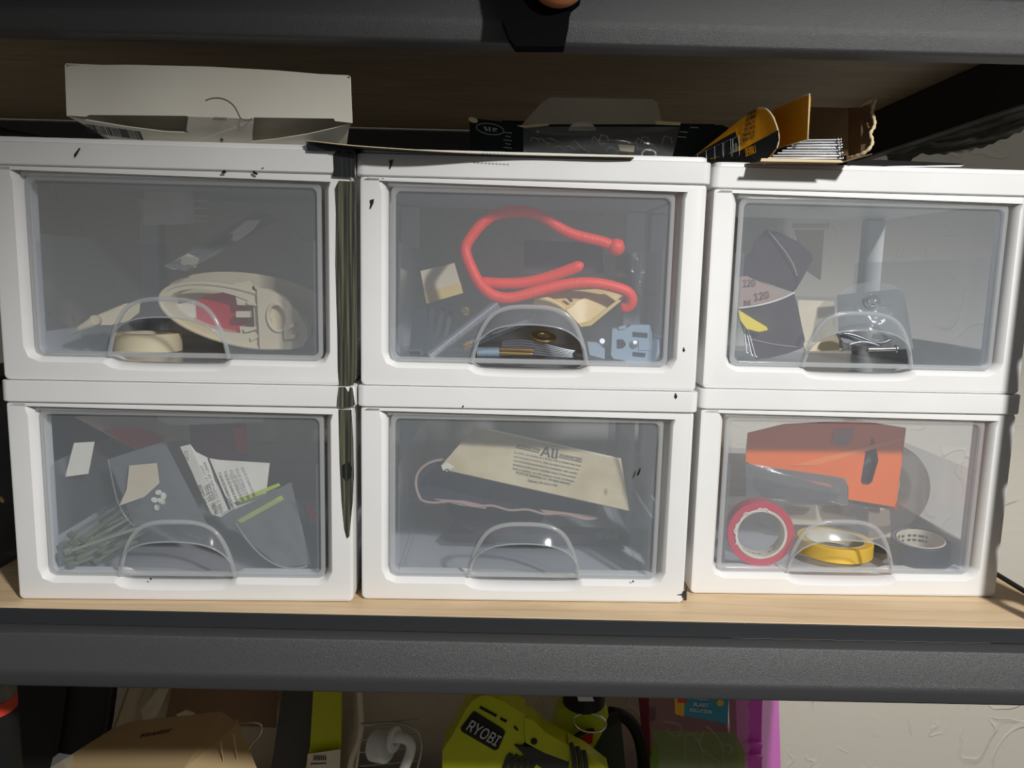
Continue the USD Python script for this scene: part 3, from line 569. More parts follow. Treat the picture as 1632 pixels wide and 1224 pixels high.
for s_, p0, p1, h in (('nes de cable', (335, 818), (321, 772), 7), ('nuder. 20.3 cm', (349, 818), (334, 771), 7), ('TIRE O DESPUES DE USAR', (357, 816), (328, 736), 4), ('745 172', (302, 735), (299, 718), 5)):
    t.part('lettering', txt(s_, p0, p1, .0395, h, n=(-.1, -1, 0)), INKB, False)
for k in range(5): t.part('small_print', txt('MODE D EMPLOI %d PCS' % (20 + k), (372 + k * 9, 806 - k * 4), (352 + k * 9, 752 - k * 2), .040, 4, n=(-.1, -1, 0)), INK, False)
t = Thing('zip_pouch', 'clear pouch with a lime green zip strip at right of lower left drawer', 'zip pouch', A(450, 900, .03))
t.part('film', bag([(352, 826), (464, 768), (496, 900), (446, 904)], [.035, .04, .02, .018], .004, 18, 8, .002), FILMG)
t.part('zip_strip', slab([(378, 829), (448, 790), (453, 796), (384, 834)], .0012, [.032, .036, .036, .032]), LIMEZ, label='lime green zip strip')
t.part('zip_band', slab([(352, 818), (438, 776), (444, 784), (372, 830)], .0006, .0375), FILMG)
t.part('upper_strip', slab([(378, 796), (444, 770), (447, 774), (384, 801)], .0008, .041), LIMEZ)
t.part('fold_edge', tube(smoothpath([A(376, 834, .03), A(400, 868, .024), A(436, 898, .018), A(490, 902, .016)], 20), .0011, 6), RIM, True)
t.part('bright_crease', slab([(464, 796), (480, 806), (506, 840), (500, 848), (484, 826)], .0008, .030), FILM)
single('red_scrap', slab([(490, 800), (505, 818), (508, 838), (498, 832), (488, 812)], .002, .07), mat('red_scrap_plastic', S(220, 60, 70), .4), 'small red scrap at the right edge of lower left drawer', 'plastic scrap')
t = Thing('paper_slip', 'small cream paper slip standing at far left of lower left drawer', 'paper', A(120, 758, .12)); t.part('slip', slab([(118, 706), (151, 704), (141, 755), (104, 760)], .0008, [.018, .03, .028, .012]), PAPER)
t = Thing('orange_packet', 'orange-red packet with a white top at the back of lower left drawer', 'packet', A(210, 720, .2))
t.part('wrapper', bag([(118, 664), (250, 652), (288, 700), (214, 716)], [.045, .14, .14, .09], .008, 14, 5, .003), mat('pale_packet', S(214, 190, 178), .5))
t.part('print', slab([(166, 686), (226, 682), (264, 696), (258, 708), (214, 714), (196, 704)], .001, [.055, .08, .11, .11, .08, .07]), REDP, label='orange-red lower half')
t = Thing('red_packet', 'dim red packet behind the printed label in lower left drawer', 'packet', A(385, 730, .22)); t.part('wrapper', bag([(300, 668), (392, 668), (394, 740), (310, 742)], [.22] * 4, .01, 10, 6, .003), mat('dull_red_packet', S(150, 84, 84), .5)); t.part('print', slab([(372, 684), (390, 680), (396, 722), (378, 724)], .001, .2), REDP)
t = Thing('rolled_sheet', 'white rolled sheet lying under the lid of lower left drawer', 'rolled sheet', A(330, 690, .15)); t.part('roll', tube([A(254, 666, .14), A(420, 660, .17)], .0105, 20), PAPER)

# ------------------------------------------------------------ inside the lower middle drawer
t = Thing('printed_card', 'folded buff card with printed satisfaction guarantee text in lower middle drawer', 'card', A(850, 790, .05))
yc = [.085, .085, .055, .042, .05]
t.part('card', slab([(757, 680), (990, 732), (1003, 814), (707, 748), (704, 741)], .0022, [.085, .085, .05, .05, .052]), KRAFT)
t.part('torn_corner', cat_([slab(p, .001, .047) for p in ([(703, 742), (712, 737), (724, 744), (716, 749), (706, 750)], [(708, 748), (716, 747), (712, 752)])]), PAPER, False)
t.part('top_edge', slab([(757, 679), (765, 680), (990, 731), (990, 734), (757, 682)], .002, .0845), PAPER, False)
cn = np.cross(A(990, 732, .085) - A(757, 680, .085), A(707, 748, .05) - A(757, 680, .085)); cn = nrm(cn if cn[1] < 0 else -cn)
c0 = A(757, 680, .085)
def on_card(px, py):
    d = FWD + RIGHT * (px - 816) / F - UP * (py - 612) / F; k = np.dot(c0 - EYE, cn) / np.dot(d, cn); return EYE + d * k
def ctext(s_, p0, p1, h, bold=False, m=INK): t.part('lettering', txt(s_, on_card(*p0), on_card(*p1), None, h * .00071, cn, bold, .0002, .0006), m, False)
ctext('SATISFACTION', (823, 712), (860, 720), 4.6, True); ctext('GUARANTEED', (891, 727), (927, 735), 4.6, True); ctext('Ali', (860, 726), (888, 732), 17, True)
for p0, p1 in (((822, 713.5), (859, 722)), ((889, 728.5), (927, 737))):
    a, b = on_card(*p0), on_card(*p1); t.part('rule', tube([a + cn * .0008, b + cn * .0008], .0005, 4), INK, False)
for k, s_ in enumerate(('In 1980, we started as a family with a simple idea that', 'can be found at Fairborn, Ohio, we stand and sand by our', 'manufactured abrasives for consistent, high quality', 'abrasive products at a sensible value. If this product', 'fails to satisfy, we will replace it free of charge.')):
    ctext(s_, (819 - k * .6, 722.5 + k * 6.4), (925 - k * 2.4, 744 + k * 6.2), 3.1)
ctext('©2020 Ali Industries, LLC. All rights reserved', (822, 755), (908, 773), 4.2); ctext('Fairborn, OH 45324 USA', (841, 768), (888, 776), 4.2)
t = Thing('sanding_sheet', 'curled navy sandpaper sheet with ragged tan edges beneath the printed card', 'sandpaper', A(790, 800, .08))
t.part('sheet', slab([(664, 762), (668, 748), (684, 738), (706, 736), (850, 770), (952, 800), (950, 824), (820, 812), (690, 800), (670, 792)], .006, .095), NAVY)
t.part('curled_edge', tube(smoothpath([A(708, 733, .09), A(680, 740, .09), A(665, 756, .09), A(664, 780, .088), A(672, 798, .086)], 30), .0018, 8), PINKP, True)
rg = [(672, 797)] + [(672 + 28 * k, 795 + 3.1 * k + (2.5 if k % 2 else -1.5)) for k in range(1, 11)]
t.part('torn_edge', cat_([tube(smoothpath([A(x, y, .084) for x, y in rg], 60), .0015, 6), slab([(690, 795), (740, 798), (776, 806), (774, 811), (736, 806)], .001, .084), slab([(860, 812), (950, 822), (948, 827), (870, 819)], .001, .084)]), PINKP, False)
single('sanding_disc', disc_at(lathe([(0, 0), (.065, 0), (.066, .003), (.065, .006), (0, .006)], 60), A(790, 842, .19) * [1, 1, 0] + [0, 0, .048], [.05, -.3, .95]), mat('maroon_sanding_disc', S(58, 40, 48), .8), 'dark maroon sanding disc lying under the sandpaper in lower middle drawer', 'sanding disc')
t = Thing('dark_carton', 'long dark carton with pale lettering on the floor of lower middle drawer', 'carton', A(850, 890, .13))
m = hull([A(x, y, z) for x, y, z in ((720, 840, .20), (985, 846, .20), (712, 880, .13), (1008, 890, .13), (712, 850, .13), (1008, 852, .13))]); t.part('carton', m, DARKB)
t.part('lettering', txt('NERUZI', (985, 851), (952, 850), .126, 8, mirror=False), SILVERP, False); t.part('lettering', txt('1271260019', (836, 866), (789, 864), .126, 5), SILVERP, False)
t.part('pale_edge', tube([A(770, 878, .128), A(1002, 886, .128)], .0008, 6), PINKP); t.part('red_band', slab([(770, 869), (870, 874), (862, 880), (772, 877)], .0006, .1265), mat('dim_red_band', S(120, 50, 54), .6))
# ------------------------------------------------------------ inside the upper right drawer
CL = FL[1] + .0003
def band(fr, bk): return slab(fr, .002, bk)
t = Thing('sandpaper_belt', 'curled brown-purple sandpaper belt, upper one in upper right drawer', 'sandpaper', A(1210, 480, .12))
t.part('front_sheet', slab([(1172, 448), (1176, 420), (1198, 402), (1204, 384), (1222, 366), (1230, 372), (1248, 396), (1264, 424), (1270, 440), (1266, 466), (1236, 456), (1205, 444)], .0025, .105), PURPLE)
t.part('outer_sheet', slab([(1222, 366), (1240, 370), (1270, 384), (1290, 400), (1296, 412), (1278, 446), (1268, 462), (1272, 440), (1262, 414), (1246, 390)], .0025, [.10, .10, .11, .115, .115, .115, .11, .105, .103, .102]), PURPLE)
t.part('worn_crease', tube(smoothpath([A(1224, 368, .100), A(1246, 394, .1), A(1263, 420, .1), A(1270, 440, .102)], 20), .0008, 6), PINKP, True)
t.part('backing', slab([(1170, 442), (1190, 440), (1212, 450), (1240, 462), (1250, 474), (1212, 484), (1172, 490)], .001, .102), PINKP, label='pinkish backing with grit numbers')
for s_, p0, p1, h in (('120', (1184, 457), (1204, 456), 11), ('120', (1202, 479), (1226, 475), 11), ('N', (1186, 488), (1196, 487), 9)): t.part('lettering', txt(s_, p0, p1, .1005, h), mat('dusky_red_print_%d' % int(p0[0]), S(96, 56, 58), .7), False)
t = Thing('sandpaper_sheet', 'dark curved sandpaper sheet with pale rim, lower one in upper right drawer', 'sandpaper', A(1220, 570, .07))
t.part('sheet', slab([(1174, 490), (1205, 487), (1240, 478), (1266, 468), (1272, 490), (1278, 520), (1283, 542), (1279, 554), (1258, 562), (1226, 570), (1205, 572), (1190, 540), (1180, 512)], .003, [.08, .078, .078, .08, .078, .072, .066, .064, .06, .056, .055, .066, .075]), PURPLE)
t.part('pale_rim', tube(smoothpath([A(1176, 491, .076), A(1206, 487, .075), A(1240, 478, .075), A(1266, 466, .077)], 24), .0012, 6), PAPER, True)
t.part('lower_crease', tube(smoothpath([A(1196, 540, .06), A(1230, 548, .06), A(1272, 553, .061)], 20), .0006, 6), PINKP, True)
single('yellow_tag', slab([(1176, 493), (1184, 498), (1200, 508), (1222, 521), (1224, 526), (1210, 529), (1190, 524), (1180, 510)], .0015, .05), YELLOWP, 'yellow pointed plastic tag at left front of upper right drawer', 'tag')
for k, (p0, p1) in enumerate((((1186, 524), (1190, 562)), ((1192, 524), (1204, 568)), ((1190, 530), (1198, 566)))):
    a, b = A(*p0, .062), A(*p1, .056); t = Thing('push_pin', ['leftmost', 'rightmost', 'middle'][k] + ' thin silver pin below the yellow tag in upper right drawer', 'pin', b, 'silver pins under the yellow tag'); t.part('shaft', tube([a, b], .0009, 6), STEELB, True); t.part('head', disc_at(lathe([(0, 0), (.0028, 0), (.0028, .0012), (0, .0016)], 12), b, b - a), STEELB)
t = Thing('cream_block', 'pale cream block behind the handle of upper right drawer', 'block', A(1300, 556, .12)); t.part('block', hull([A(*p, y) for p in ((1272, 478), (1330, 480), (1330, 543), (1276, 545)) for y in (.12, .15)]), BEIGE); t.part('base_strip', slab([(1280, 546), (1340, 543), (1346, 558), (1284, 560)], .003, .09), CREAM)
t = Thing('hinged_panel', 'tall pale panel with a top bar standing at the back of upper right drawer', 'panel', A(1290, 470, .30)); t.part('panel', slab([(1268, 366), (1314, 366), (1308, 446), (1284, 430)], .004, .29), BEIGE); t.part('top_bar', tube([A(1264, 360, .285), A(1320, 360, .285)], .0034, 10), CREAM)
t.part('knob', disc_at(lathe([(0, 0), (.004, .001), (.0045, .004), (0, .006)], 16), A(1240, 360, .285), [0, -1, 0]), CREAM, True)
t = Thing('blister_pack', 'clear blister pack with grey hardware behind right drawer handle', 'blister pack', A(1390, 560, .06))
t.part('shell', bag([(1334, 470), (1440, 460), (1456, 556), (1338, 560)], [.09, .09, .068, .068], .014, 16, 12, .003), FILMG)
t.part('top_arch', slab([(1336, 470), (1350, 456), (1390, 448), (1426, 454), (1442, 470), (1440, 484), (1336, 486)], .002, .088), FILMG)
t.part('dome', disc_at(lathe([(.0088, 0), (.008, .004), (.005, .0075), (.002, .009), (0, .0092)], 24), A(1390, 481, .075), [0, -1, .1]), CHROME, True)
t.part('hardware', slab([(1336, 532), (1350, 528), (1380, 538), (1402, 542), (1396, 552), (1360, 552), (1344, 546)], .008, .06), STEELD)
t.part('clip', cat_([tube(smoothpath([A(1342, 532, .055), A(1372, 538, .053), A(1398, 546, .053), A(1420, 540, .055)], 20), .0016, 8), tube(smoothpath([A(1352, 550, .05), A(1378, 545, .05), A(1402, 552, .05)], 16), .0014, 8)]), STEELD, True)
t.part('screw', rod((1383, 557), (1427, 556), .042, .042, .0024, .0022), STEELB, 40); t.part('screw_head', disc_at(lathe([(0, 0), (.0042, 0), (.0042, .0012), (.002, .0026), (0, .0026)], 16), A(1427, 556, .042), [1, 0, 0]), STEELB)

# ------------------------------------------------------------ inside the lower right drawer
CL = FL[0] + .0003
t = Thing('packing_tape', 'crimson tape roll with paper core standing upright in lower right drawer', 'tape roll', A(1207, 902, .075))
cc = A(1208, 845, .073); ax = nrm([-.10, -1, .02])
t.part('tape', disc_at(roll_ring(.0300, .0385, .022, .0008, 72), cc - ax * .006, ax), REDT); t.part('core', disc_at(roll_ring(.0268, .0299, .0225, .0004, 72), cc - ax * .006, ax), CORE)
for k in range(16):
    a = 2.0 + k * .23
    if k % 5 == 3: continue
    e = nrm(np.cross([0, 0, 1.0], ax)); f = np.cross(ax, e); q = cc + (e * math.cos(a) + f * math.sin(a)) * .0271; tg = -e * math.sin(a) + f * math.cos(a)
    t.part('core_print', hull([q - tg * .0022 + ax * d + (e * math.cos(a) + f * math.sin(a)) * r for d in (.006, .0078) for r in (-.0006, .0002)] + [q + tg * .0022 + ax * d + (e * math.cos(a) + f * math.sin(a)) * r for d in (.006, .0078) for r in (-.0006, .0002)]), INK, False)
rag = [cc + ax * .0166 + (e * math.cos(a) + f * math.sin(a)) * (.0298 + .0012 * math.sin(a * 9) + .0008 * math.sin(a * 23)) for a in np.linspace(1.3, 3.6, 50)]
t.part('torn_core_edge', tube(rag, .0009, 6), PAPER, True)
t = Thing('electrical_tape', 'black electrical tape roll lying flat at right of lower right drawer', 'tape roll', A(1467, 907, z=.0203))
c = A(1467, 884, z=.0203); c = np.array([A(1467, 880, .084)[0], .086, .0245]); tilt = nrm([-.07, -.10, 1])
t.part('tape', disc_at(roll_ring(.0270, .0325, .030, .001, 64), c, tilt), BLACKT); t.part('core', disc_at(roll_ring(.0252, .0269, .0302, .0004, 64), c, tilt), CORE)
e = nrm(np.cross(tilt, [0, 1, 0])); f = np.cross(tilt, e)
for k, (a, w) in enumerate(((.9, .26), (1.25, .16), (1.5, .16), (1.85, .2), (2.2, .22), (.75, .1))):
    rd = lambda a: e * -math.cos(a) + f * math.sin(a)
    sg = 1 if np.dot(rd(1.57), [0, 1, 0]) > 0 else -1
    for dz in (.021, .015):
        P_ = [c + (e * -math.cos(b) + f * sg * math.sin(b)) * r + tilt * z for b in (a, a + w) for r in (.0253, .0248) for z in (dz, dz + .0028)]; t.part('core_print', hull(P_), INK, False)
t.part('stamp', hull([c + (e * -math.cos(b) + f * sg * math.sin(b)) * r + tilt * z for b in (2.2, 2.5) for r in (.0253, .0248) for z in (.017, .026)]), INK, False)
t = Thing('masking_tape', 'yellow masking tape roll lying behind the handle of lower right drawer', 'tape roll', A(1335, 884, z=.0203))
c = np.array([A(1332, 870, .12)[0], .125, .0203]); t.part('tape', disc_at(roll_ring(.036, .0455, .018), c, [0, 0, 1]), MASK); t.part('core', disc_at(roll_ring(.0345, .0359, .018, .0004), c, [0, 0, 1]), CORE)
t = Thing('orange_blade_card', 'bright orange card with a hanging slot and saw blade in lower right drawer', 'packaged saw blade', A(1310, 800, .12))
yo = .125
out = [(1192, 690), (1250, 678), (1366, 672), (1440, 682), (1437, 740), (1426, 808), (1352, 796), (1352, 776), (1346, 764), (1334, 760), (1200, 742), (1188, 735)]
t.part('card', px_ring(out, [(1388, 697), (1386, 708), (1380, 716), (1372, 766), (1374, 772), (1384, 773), (1390, 768), (1400, 734), (1396, 708), (1392, 698)][::-1], yo, .0015), HAZCARD, False, label='bright orange printed card')
t.part('rear_fold', slab([(1192, 690), (1250, 676), (1366, 670), (1444, 682), (1428, 812), (1424, 806), (1200, 742)], .0012, yo + .02), HAZCARD, False)
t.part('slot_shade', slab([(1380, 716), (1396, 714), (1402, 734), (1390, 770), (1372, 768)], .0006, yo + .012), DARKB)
t.part('blister', bag([(1188, 738), (1350, 762), (1352, 806), (1190, 796)], [yo - .008] * 4, .006, 10, 14), FILMG); t.part('sticker', slab([(1330, 686), (1362, 684), (1356, 706), (1344, 712), (1326, 706)], .0006, yo - .002), mat('mauve_sticker', S(170, 130, 130), .6))
t.part('blade', slab([(1188, 762), (1204, 760), (1262, 776), (1340, 788), (1330, 798), (1270, 800), (1230, 796), (1196, 786)], .002, yo - .006), mat('dark_blade', S(44, 48, 56), .4, metal=.5), False, label='dark saw blade')
t.part('glint_strip', slab([(1262, 742), (1440, 696), (1440, 702), (1300, 742)], .0006, yo - .001), mat('light_orange_print', S(255, 140, 60), .4), False)
t = Thing('clear_tape_roll', 'large translucent tape roll standing behind the orange card in lower right drawer', 'tape roll', A(1400, 840, .2))
t.part('tape', disc_at(roll_ring(.034, .057, .04, .001, 64), A(1390, 768, .17), [-.15, -1, .1]), clear('clear_tape', (.9, .88, .85), .4, S(176, 168, 164), .5, .15)); 
t = Thing('tan_carton', 'small tan carton between the orange card and black tape roll', 'carton', A(1395, 850, .15)); t.part('carton', hull([A(*p, y) for p in ((1384, 806), (1418, 812), (1420, 868), (1384, 868)) for y in (.15, .18)]), BEIGE)
single('clear_sheet', slab([(1250, 804), (1330, 806), (1380, 812), (1378, 838), (1262, 836), (1254, 820)], .0012, .17), CARDI, 'pale plastic sheet lying under the saw blade in lower right drawer', 'plastic sheet')

# ------------------------------------------------------------ on top of the units
CL = None
TOP = 2 * U + RH
t = Thing('white_carton', 'white cardboard carton with tab and barcode on top of left units', 'carton', (-.30, .08, TOP))
yb = -.03
cTL, cTR, cBL, cBR = A(105, 103, yb), A(557, 122, yb), A(108, 185, yb), A(560, 196, yb)
D = np.array([0, .16, 0]); DR = np.array([-.055, .16, 0]); DL = np.array([.01, .16, 0])
t.part('front_panel', slab([(105, 110), (109, 104.5), (200, 103), (330, 106), (440, 112), (552, 121.5), (557, 126), (560, 160), (561, 196), (534, 193), (532, 189), (404, 187), (404, 190), (386, 189), (302, 186), (294, 184.5), (142, 183), (136, 186), (108, 184)], .0012, yb), CARDW, False)
t.part('top_panel', slab([cTL, cTR, cTR + DR, cTL + DL], .0012), CARDW, False); t.part('side_panel', slab([cTL, cBL, cBL + DL, cTL + DL], .0012), CARDW, False); t.part('side_panel', slab([cTR, cBR, cBR + DR, cTR + DR], .0012), CARDW, False)
zb = TOP + .0012
bl, br = A(172, 222, z=zb), A(490, 236, z=zb)
yl0, yr0 = bl[1], br[1]
def on_bot(px, py):
    """the bulging underside: from the front edge down to the lid"""
    w = (py - 184 - (px - 108) * .0245) / 40.0; return A(px, py, yb + .032 * max(0, min(1, w)))
t.part('bottom_panel', slab([on_bot(*p) for p in ((108, 185), (140, 192), (200, 202), (262, 210), (300, 211.5), (302, 210), (306, 228), (220, 226), (176, 222), (150, 208))], .0012), CARDW, False)
t.part('bottom_panel', slab([on_bot(*p) for p in ((402, 226), (440, 222), (490, 214), (530, 205), (560, 197), (556, 205), (546, 222), (530, 232), (480, 232), (402, 230))], .0012), CARDW, False)
t.part('tab', slab([on_bot(*p) for p in ((300, 186), (404, 189), (404, 196), (402, 214), (402, 231), (304, 228), (302, 212), (297, 208))], .0012), CARDW, False, label='tuck-in tab with a printed arrow')
t.part('inner_flap', slab([(112, 180), (558, 190), (552, 236), (180, 230)], .001, [yb + .02, yb + .02, yb + .045, yb + .045]), CARDI, False)
t.part('bottom_flap', slab([A(176, 224, yb + .033), A(520, 236, yb + .033), A(520, 236, yb + .033) * [1, 0, 1] + [0, .17, 0], A(176, 224, yb + .033) * [1, 0, 1] + [0, .17, 0]], .0012), CARDW, False)
t.part('thumb_cut', tube(smoothpath([A(*p, yb - .0004) for p in ((328, 160), (336, 157), (348, 156), (362, 160), (374, 170), (380, 181), (383, 187), (402, 188.5))], 40), .0005, 5), mat('shaded_cut', S(120, 112, 98), .8), True)
xs = np.linspace(136, 222, 30); rb = np.random.RandomState(8)
bars = []
for k, x in enumerate(xs):
    w = rb.choice([.9, 1.4, 2.2]); y0 = 198 + (x - 136) * .135; bars.append(slab([on_bot(x, y0) - [0, .0007, 0], on_bot(x + w, y0 + .1) - [0, .0007, 0], on_bot(x + w + 6, y0 + 14) - [0, .0007, 0], on_bot(x + 6, y0 + 14) - [0, .0007, 0]], .0003))
t.part('barcode', cat_(bars), INK, False)
t.part('lettering', txt('1120217', (362, 187.5), (340, 186.5), yb - .0004, 4), INK, False)
t.part('arrow_mark', cat_([slab([on_bot(*p) - [0, .0008, 0] for p in q], .0003) for q in ([(353, 229.5), (354.3, 229.5), (354.3, 221), (353, 221)], [(350, 224.5), (353.6, 220.5), (357.5, 224.8), (353.6, 222.6)])]), INKB, False)
t = Thing('black_card', 'long black card strip sagging over the lids between white and green cartons', 'card', (-.12, .05, TOP))
cp = [(488, 226, -.02), (510, 227.5, -.026), (540, 231, -.03), (600, 236, -.032), (660, 240, -.030), (740, 244.5, -.020), (840, 248, -.010), (930, 250, -.009), (1010, 251.5, -.0065)]
fe = np.array([A(x, y, d) for x, y, d in cp]); sp = smoothpath(fe, 40)
def cardf(u, v):
    i = u * 39; k = min(38, int(i)); p = sp[k] * (1 - (i - k)) + sp[k + 1] * (i - k); b = np.array([p[0] + .01 * v, .07, TOP + .0018 + .001 * (1 - v)]); w = v ** .75
    return p * (1 - v) + np.array([b[0], p[1] * (1 - v) + .07 * v, p[2] * (1 - w) + b[2] * w]) * v if v > 0 else p
t.part('card', sheet(cardf, 40, 8, .0011), BLACKC, 50); t.part('pale_edge', tube(sp + [0, -.0004, .0006], .0006, 5), RAWEDGE, True)
t.part('fold_down', slab([(488, 228), (545, 232.5), (565, 236), (565, 243), (540, 241), (490, 240)], .0008, -.020), mat('navy_card', S(22, 26, 40), .4), False)
t.part('lettering', cat_([tube([A(768 + k * 6, 244.6 + k * .27, -.0185), A(771.5 + k * 6, 244.8 + k * .27, -.0185)], .0005, 4) for k in range(10)]), SILVERP, False)
t = Thing('green_carton', 'opened dark green carton with a white flap up, on top of middle units', 'carton', (.07, .1, TOP))
yg = .115
def gz(px, py, y=yg): return A(px, py, y)
t.part('front_panel', slab([(748, 195), (752, 188), (766, 190), (800, 194), (838, 199), (838, 262), (750, 262)], .0012, yg), GREENC, False)
t.part('front_panel', slab([(1082, 199), (1120, 201), (1150, 199), (1160, 203), (1160, 262), (1070, 262)], .0012, yg), GREENC, False)
t.part('low_front', slab([(838, 246), (1070, 252), (1070, 262), (838, 262)], .0012, yg), GREENC, False)
t.part('back_panel', slab([(800, 192), (1140, 198), (1140, 250), (800, 246)], .0012, .20), GREENC, False)
t.part('white_flap', slab([(832, 198), (862, 165), (876, 155.5), (1040, 158), (1048, 164), (1056, 198)], .0012, .198), CARDI, False, label='grey-white flap standing up')
t.part('flap_tab', slab(ell(928, 208, 22, 14, 0, 24, 180, 360), .001, .13), CARDI, False)
for p in ([(824, 200), (874, 196.5), (875, 199.5), (838, 204)], [(1044, 192.5), (1086, 195), (1084, 199.5), (1046, 198)]): t.part('cut_edge', slab(p, .002, yg - .002), RAWEDGE, False)
t.part('crumpled_corner', slab(ell(754, 191, 8, 4, 15, 14), .003, yg - .003), RAWEDGE)
t.part('emblem', tube([A(*p, yg - .0008) for p in ell(781, 205.5, 22, 8.5, 9, 40)], .0006, 5, True), SILVERP, True, label='oval emblem outline')
t.part('emblem_letters', cat_([slab(p, .0004, yg - .001) for p in ([(770, 202), (774, 201.5), (778, 208), (775, 209)], [(778, 202), (782, 203), (782, 210), (779, 209)], [(785, 203), (793, 205), (792, 207), (787, 206.5), (792, 210), (785, 209)])]), SILVERP, False)
for k in range(5): t.part('print', slab([(802 + k % 2 * 3, 210 + k * 6), (816 - k % 2 * 2, 211.5 + k * 6), (816 - k % 2 * 2, 213 + k * 6), (802 + k % 2 * 3, 211.2 + k * 6)], .0004, yg - .001), SILVERP, False)
t.part('print', cat_([slab([(1100, 202.5), (1113, 202.5), (1113, 204), (1100, 204)], .0004, yg - .001), slab([(1083, 209), (1096, 210), (1096, 211.5), (1083, 210.5)], .0004, yg - .001), slab([(1080, 217), (1094, 218), (1094, 219.5), (1080, 218.5)], .0004, yg - .001)]), SILVERP, False)
t = Thing('clip_bag', 'clear bag of plastic clips bulging from the green carton', 'bag', A(960, 250, .1))
t.part('film', bag([(834, 202), (1084, 202), (1070, 256), (834, 254)], [.105, .105, .085, .085], .016, 20, 21, .004), FILM)
rc = np.random.RandomState(4)
for k in range(16):
    x, y = 850 + k * 14 + rc.randint(-5, 5), 228 + rc.randint(-10, 14); w, h = rc.randint(6, 12), rc.randint(4, 9); sk = rc.rand() * 1.6 - .6
    t.part('clip', cat_([tube([A(*p, .095 + .02 * rc.rand()) for p in ((x - w, y + h * sk), (x - w * .5, y - h), (x + w * .8, y - h * sk), (x + w, y + h * .4))], .0008, 6)]), RIM, True)
t.part('ring_clip', tube([A(*p, .086) for p in ell(1034, 246, 11, 8, 0, 24)], .0012, 6, True), RIM, True); t.part('yellowish_clip', slab([(986, 230), (1012, 232), (1010, 242), (988, 240)], .004, .095), CREAM)
def nb(px, py):
    f = (px - 1110) / 128.0; return A(px, py, .100 - .097 * f)
t = Thing('nail_box', 'torn yellow and black carton of nails on top of right units', 'nail box', A(1260, 262, .02))
t.part('side_panel', slab([nb(*p) for p in ((1104, 250), (1120, 238), (1178, 192), (1208, 171.5), (1222, 174), (1233, 186), (1239, 206), (1241, 224), (1238, 236), (1218, 262), (1130, 262))], .0012), YELLOWC, False, label='yellow side with black print')
t.part('black_band', slab([nb(*p) - [.0004, .0012, 0] for p in ((1120, 258), (1180, 240), (1240, 208), (1241, 224), (1236, 238), (1214, 262), (1130, 263))], .0008), BLACKC, False)
t.part('black_end', slab([nb(*p) - [.0004, .0010, 0] for p in ((1098, 262), (1106, 249), (1150, 222), (1172, 210), (1178, 232), (1150, 262))], .0006), BLACKC, False)
for k in range(5): t.part('icon_panel', cat_([tube([nb(*p) - [.0006, .0012, 0] for p in ((1168 - k * 14, 222 + k * 6), (1178 - k * 13, 216 + k * 6), (1179 - k * 13, 248 + k * 3), (1168 - k * 14, 254 + k * 2), (1168 - k * 14, 222 + k * 6))], .0005, 4)]), SILVERP, False)
def ntx(s_, p0, p1, h, m, bold=True):
    a, b = nb(*p0), nb(*p1); nn = nrm(np.cross(b - a, [0, 0, 1.0])); nn = nn if nn[1] < 0 else -nn
    t.part('lettering', txt(s_, a, b, None, h, nn, bold, .0002, .0016), m, False)
ntx('18', (1169, 244), (1177, 241), .0088, SILVERP); ntx('DEWALT', (1190, 250), (1207, 243), .0085, YELLOWC)
for k, s_ in enumerate(('2 3/8 IN', '60 MM', 'GALV', '30 DEG', 'NAILS', '500 CT')): ntx(s_, (1192 - k * 1.5, 187 + k * 8), (1206 - k * .4, 179.5 + k * 8.2), .0036, INKB)
t.part('flap', slab([(1230, 176), (1250, 166), (1289, 150), (1291, 156), (1287, 222), (1262, 228), (1239, 236), (1242, 214), (1236, 190)], .0012, [.040, .024, -.008, -.010, -.007, .013, .032, .030, .035]), YELLOWC, False, label='yellow flap bent outwards')
t.part('flap_edge', tube(np.array([A(1230, 176, .039), A(1250, 166, .023), A(1290, 150, -.0095), A(1287.5, 222, -.0085), A(1240, 236, .031)]), .0009, 5), RAWEDGE, True)
t.part('side_edge', tube(smoothpath([nb(1209, 171.5), nb(1224, 176), nb(1236, 196), nb(1241, 224), nb(1238, 236)], 24), .0009, 5), RAWEDGE, True)
t.part('inner_back', slab([(1270, 170), (1352, 172), (1352, 248), (1262, 248)], .0012, .09), BROWN, False)
rgd = [(1352, 172), (1372, 171), (1378, 168), (1392, 168), (1390, 176), (1393, 190), (1392, 204), (1387, 214), (1390, 222), (1386, 236), (1372, 246), (1352, 252)]
t.part('torn_side', slab(rgd, .0016, [.085, .05, .045, .03, .03, .025, .02, .018, .016, .014, .02, .06]), BROWN, False, label='torn brown side with ragged edge')
t.part('ragged_edge', tube(smoothpath([A(*p, d - .001) for p, d in zip([(1372, 170), (1392, 168), (1390, 176), (1393, 190), (1392, 204), (1387, 214), (1390, 222), (1386, 236), (1372, 246), (1350, 252)], [.05, .03, .03, .025, .02, .018, .016, .014, .02, .04])], 50), [.0012 + .0011 * abs(math.sin(k * 2.1)) for k in range(50)], 6), RAWEDGE, True)
t.part('floor_panel', slab([A(1218, 258, .0), A(1345, 258, .0), A(1390, 246, z=TOP + .004), [A(1345, 258, .0)[0] + .01, .12, TOP + .003], [A(1218, 258, 0)[0] - .05, .15, TOP + .003]], .001), BROWN, False)
t.part('raw_strip', slab([(1214, 252), (1340, 255), (1344, 259), (1212, 257)], .002, -.004), RAWEDGE, False)
kk = 0
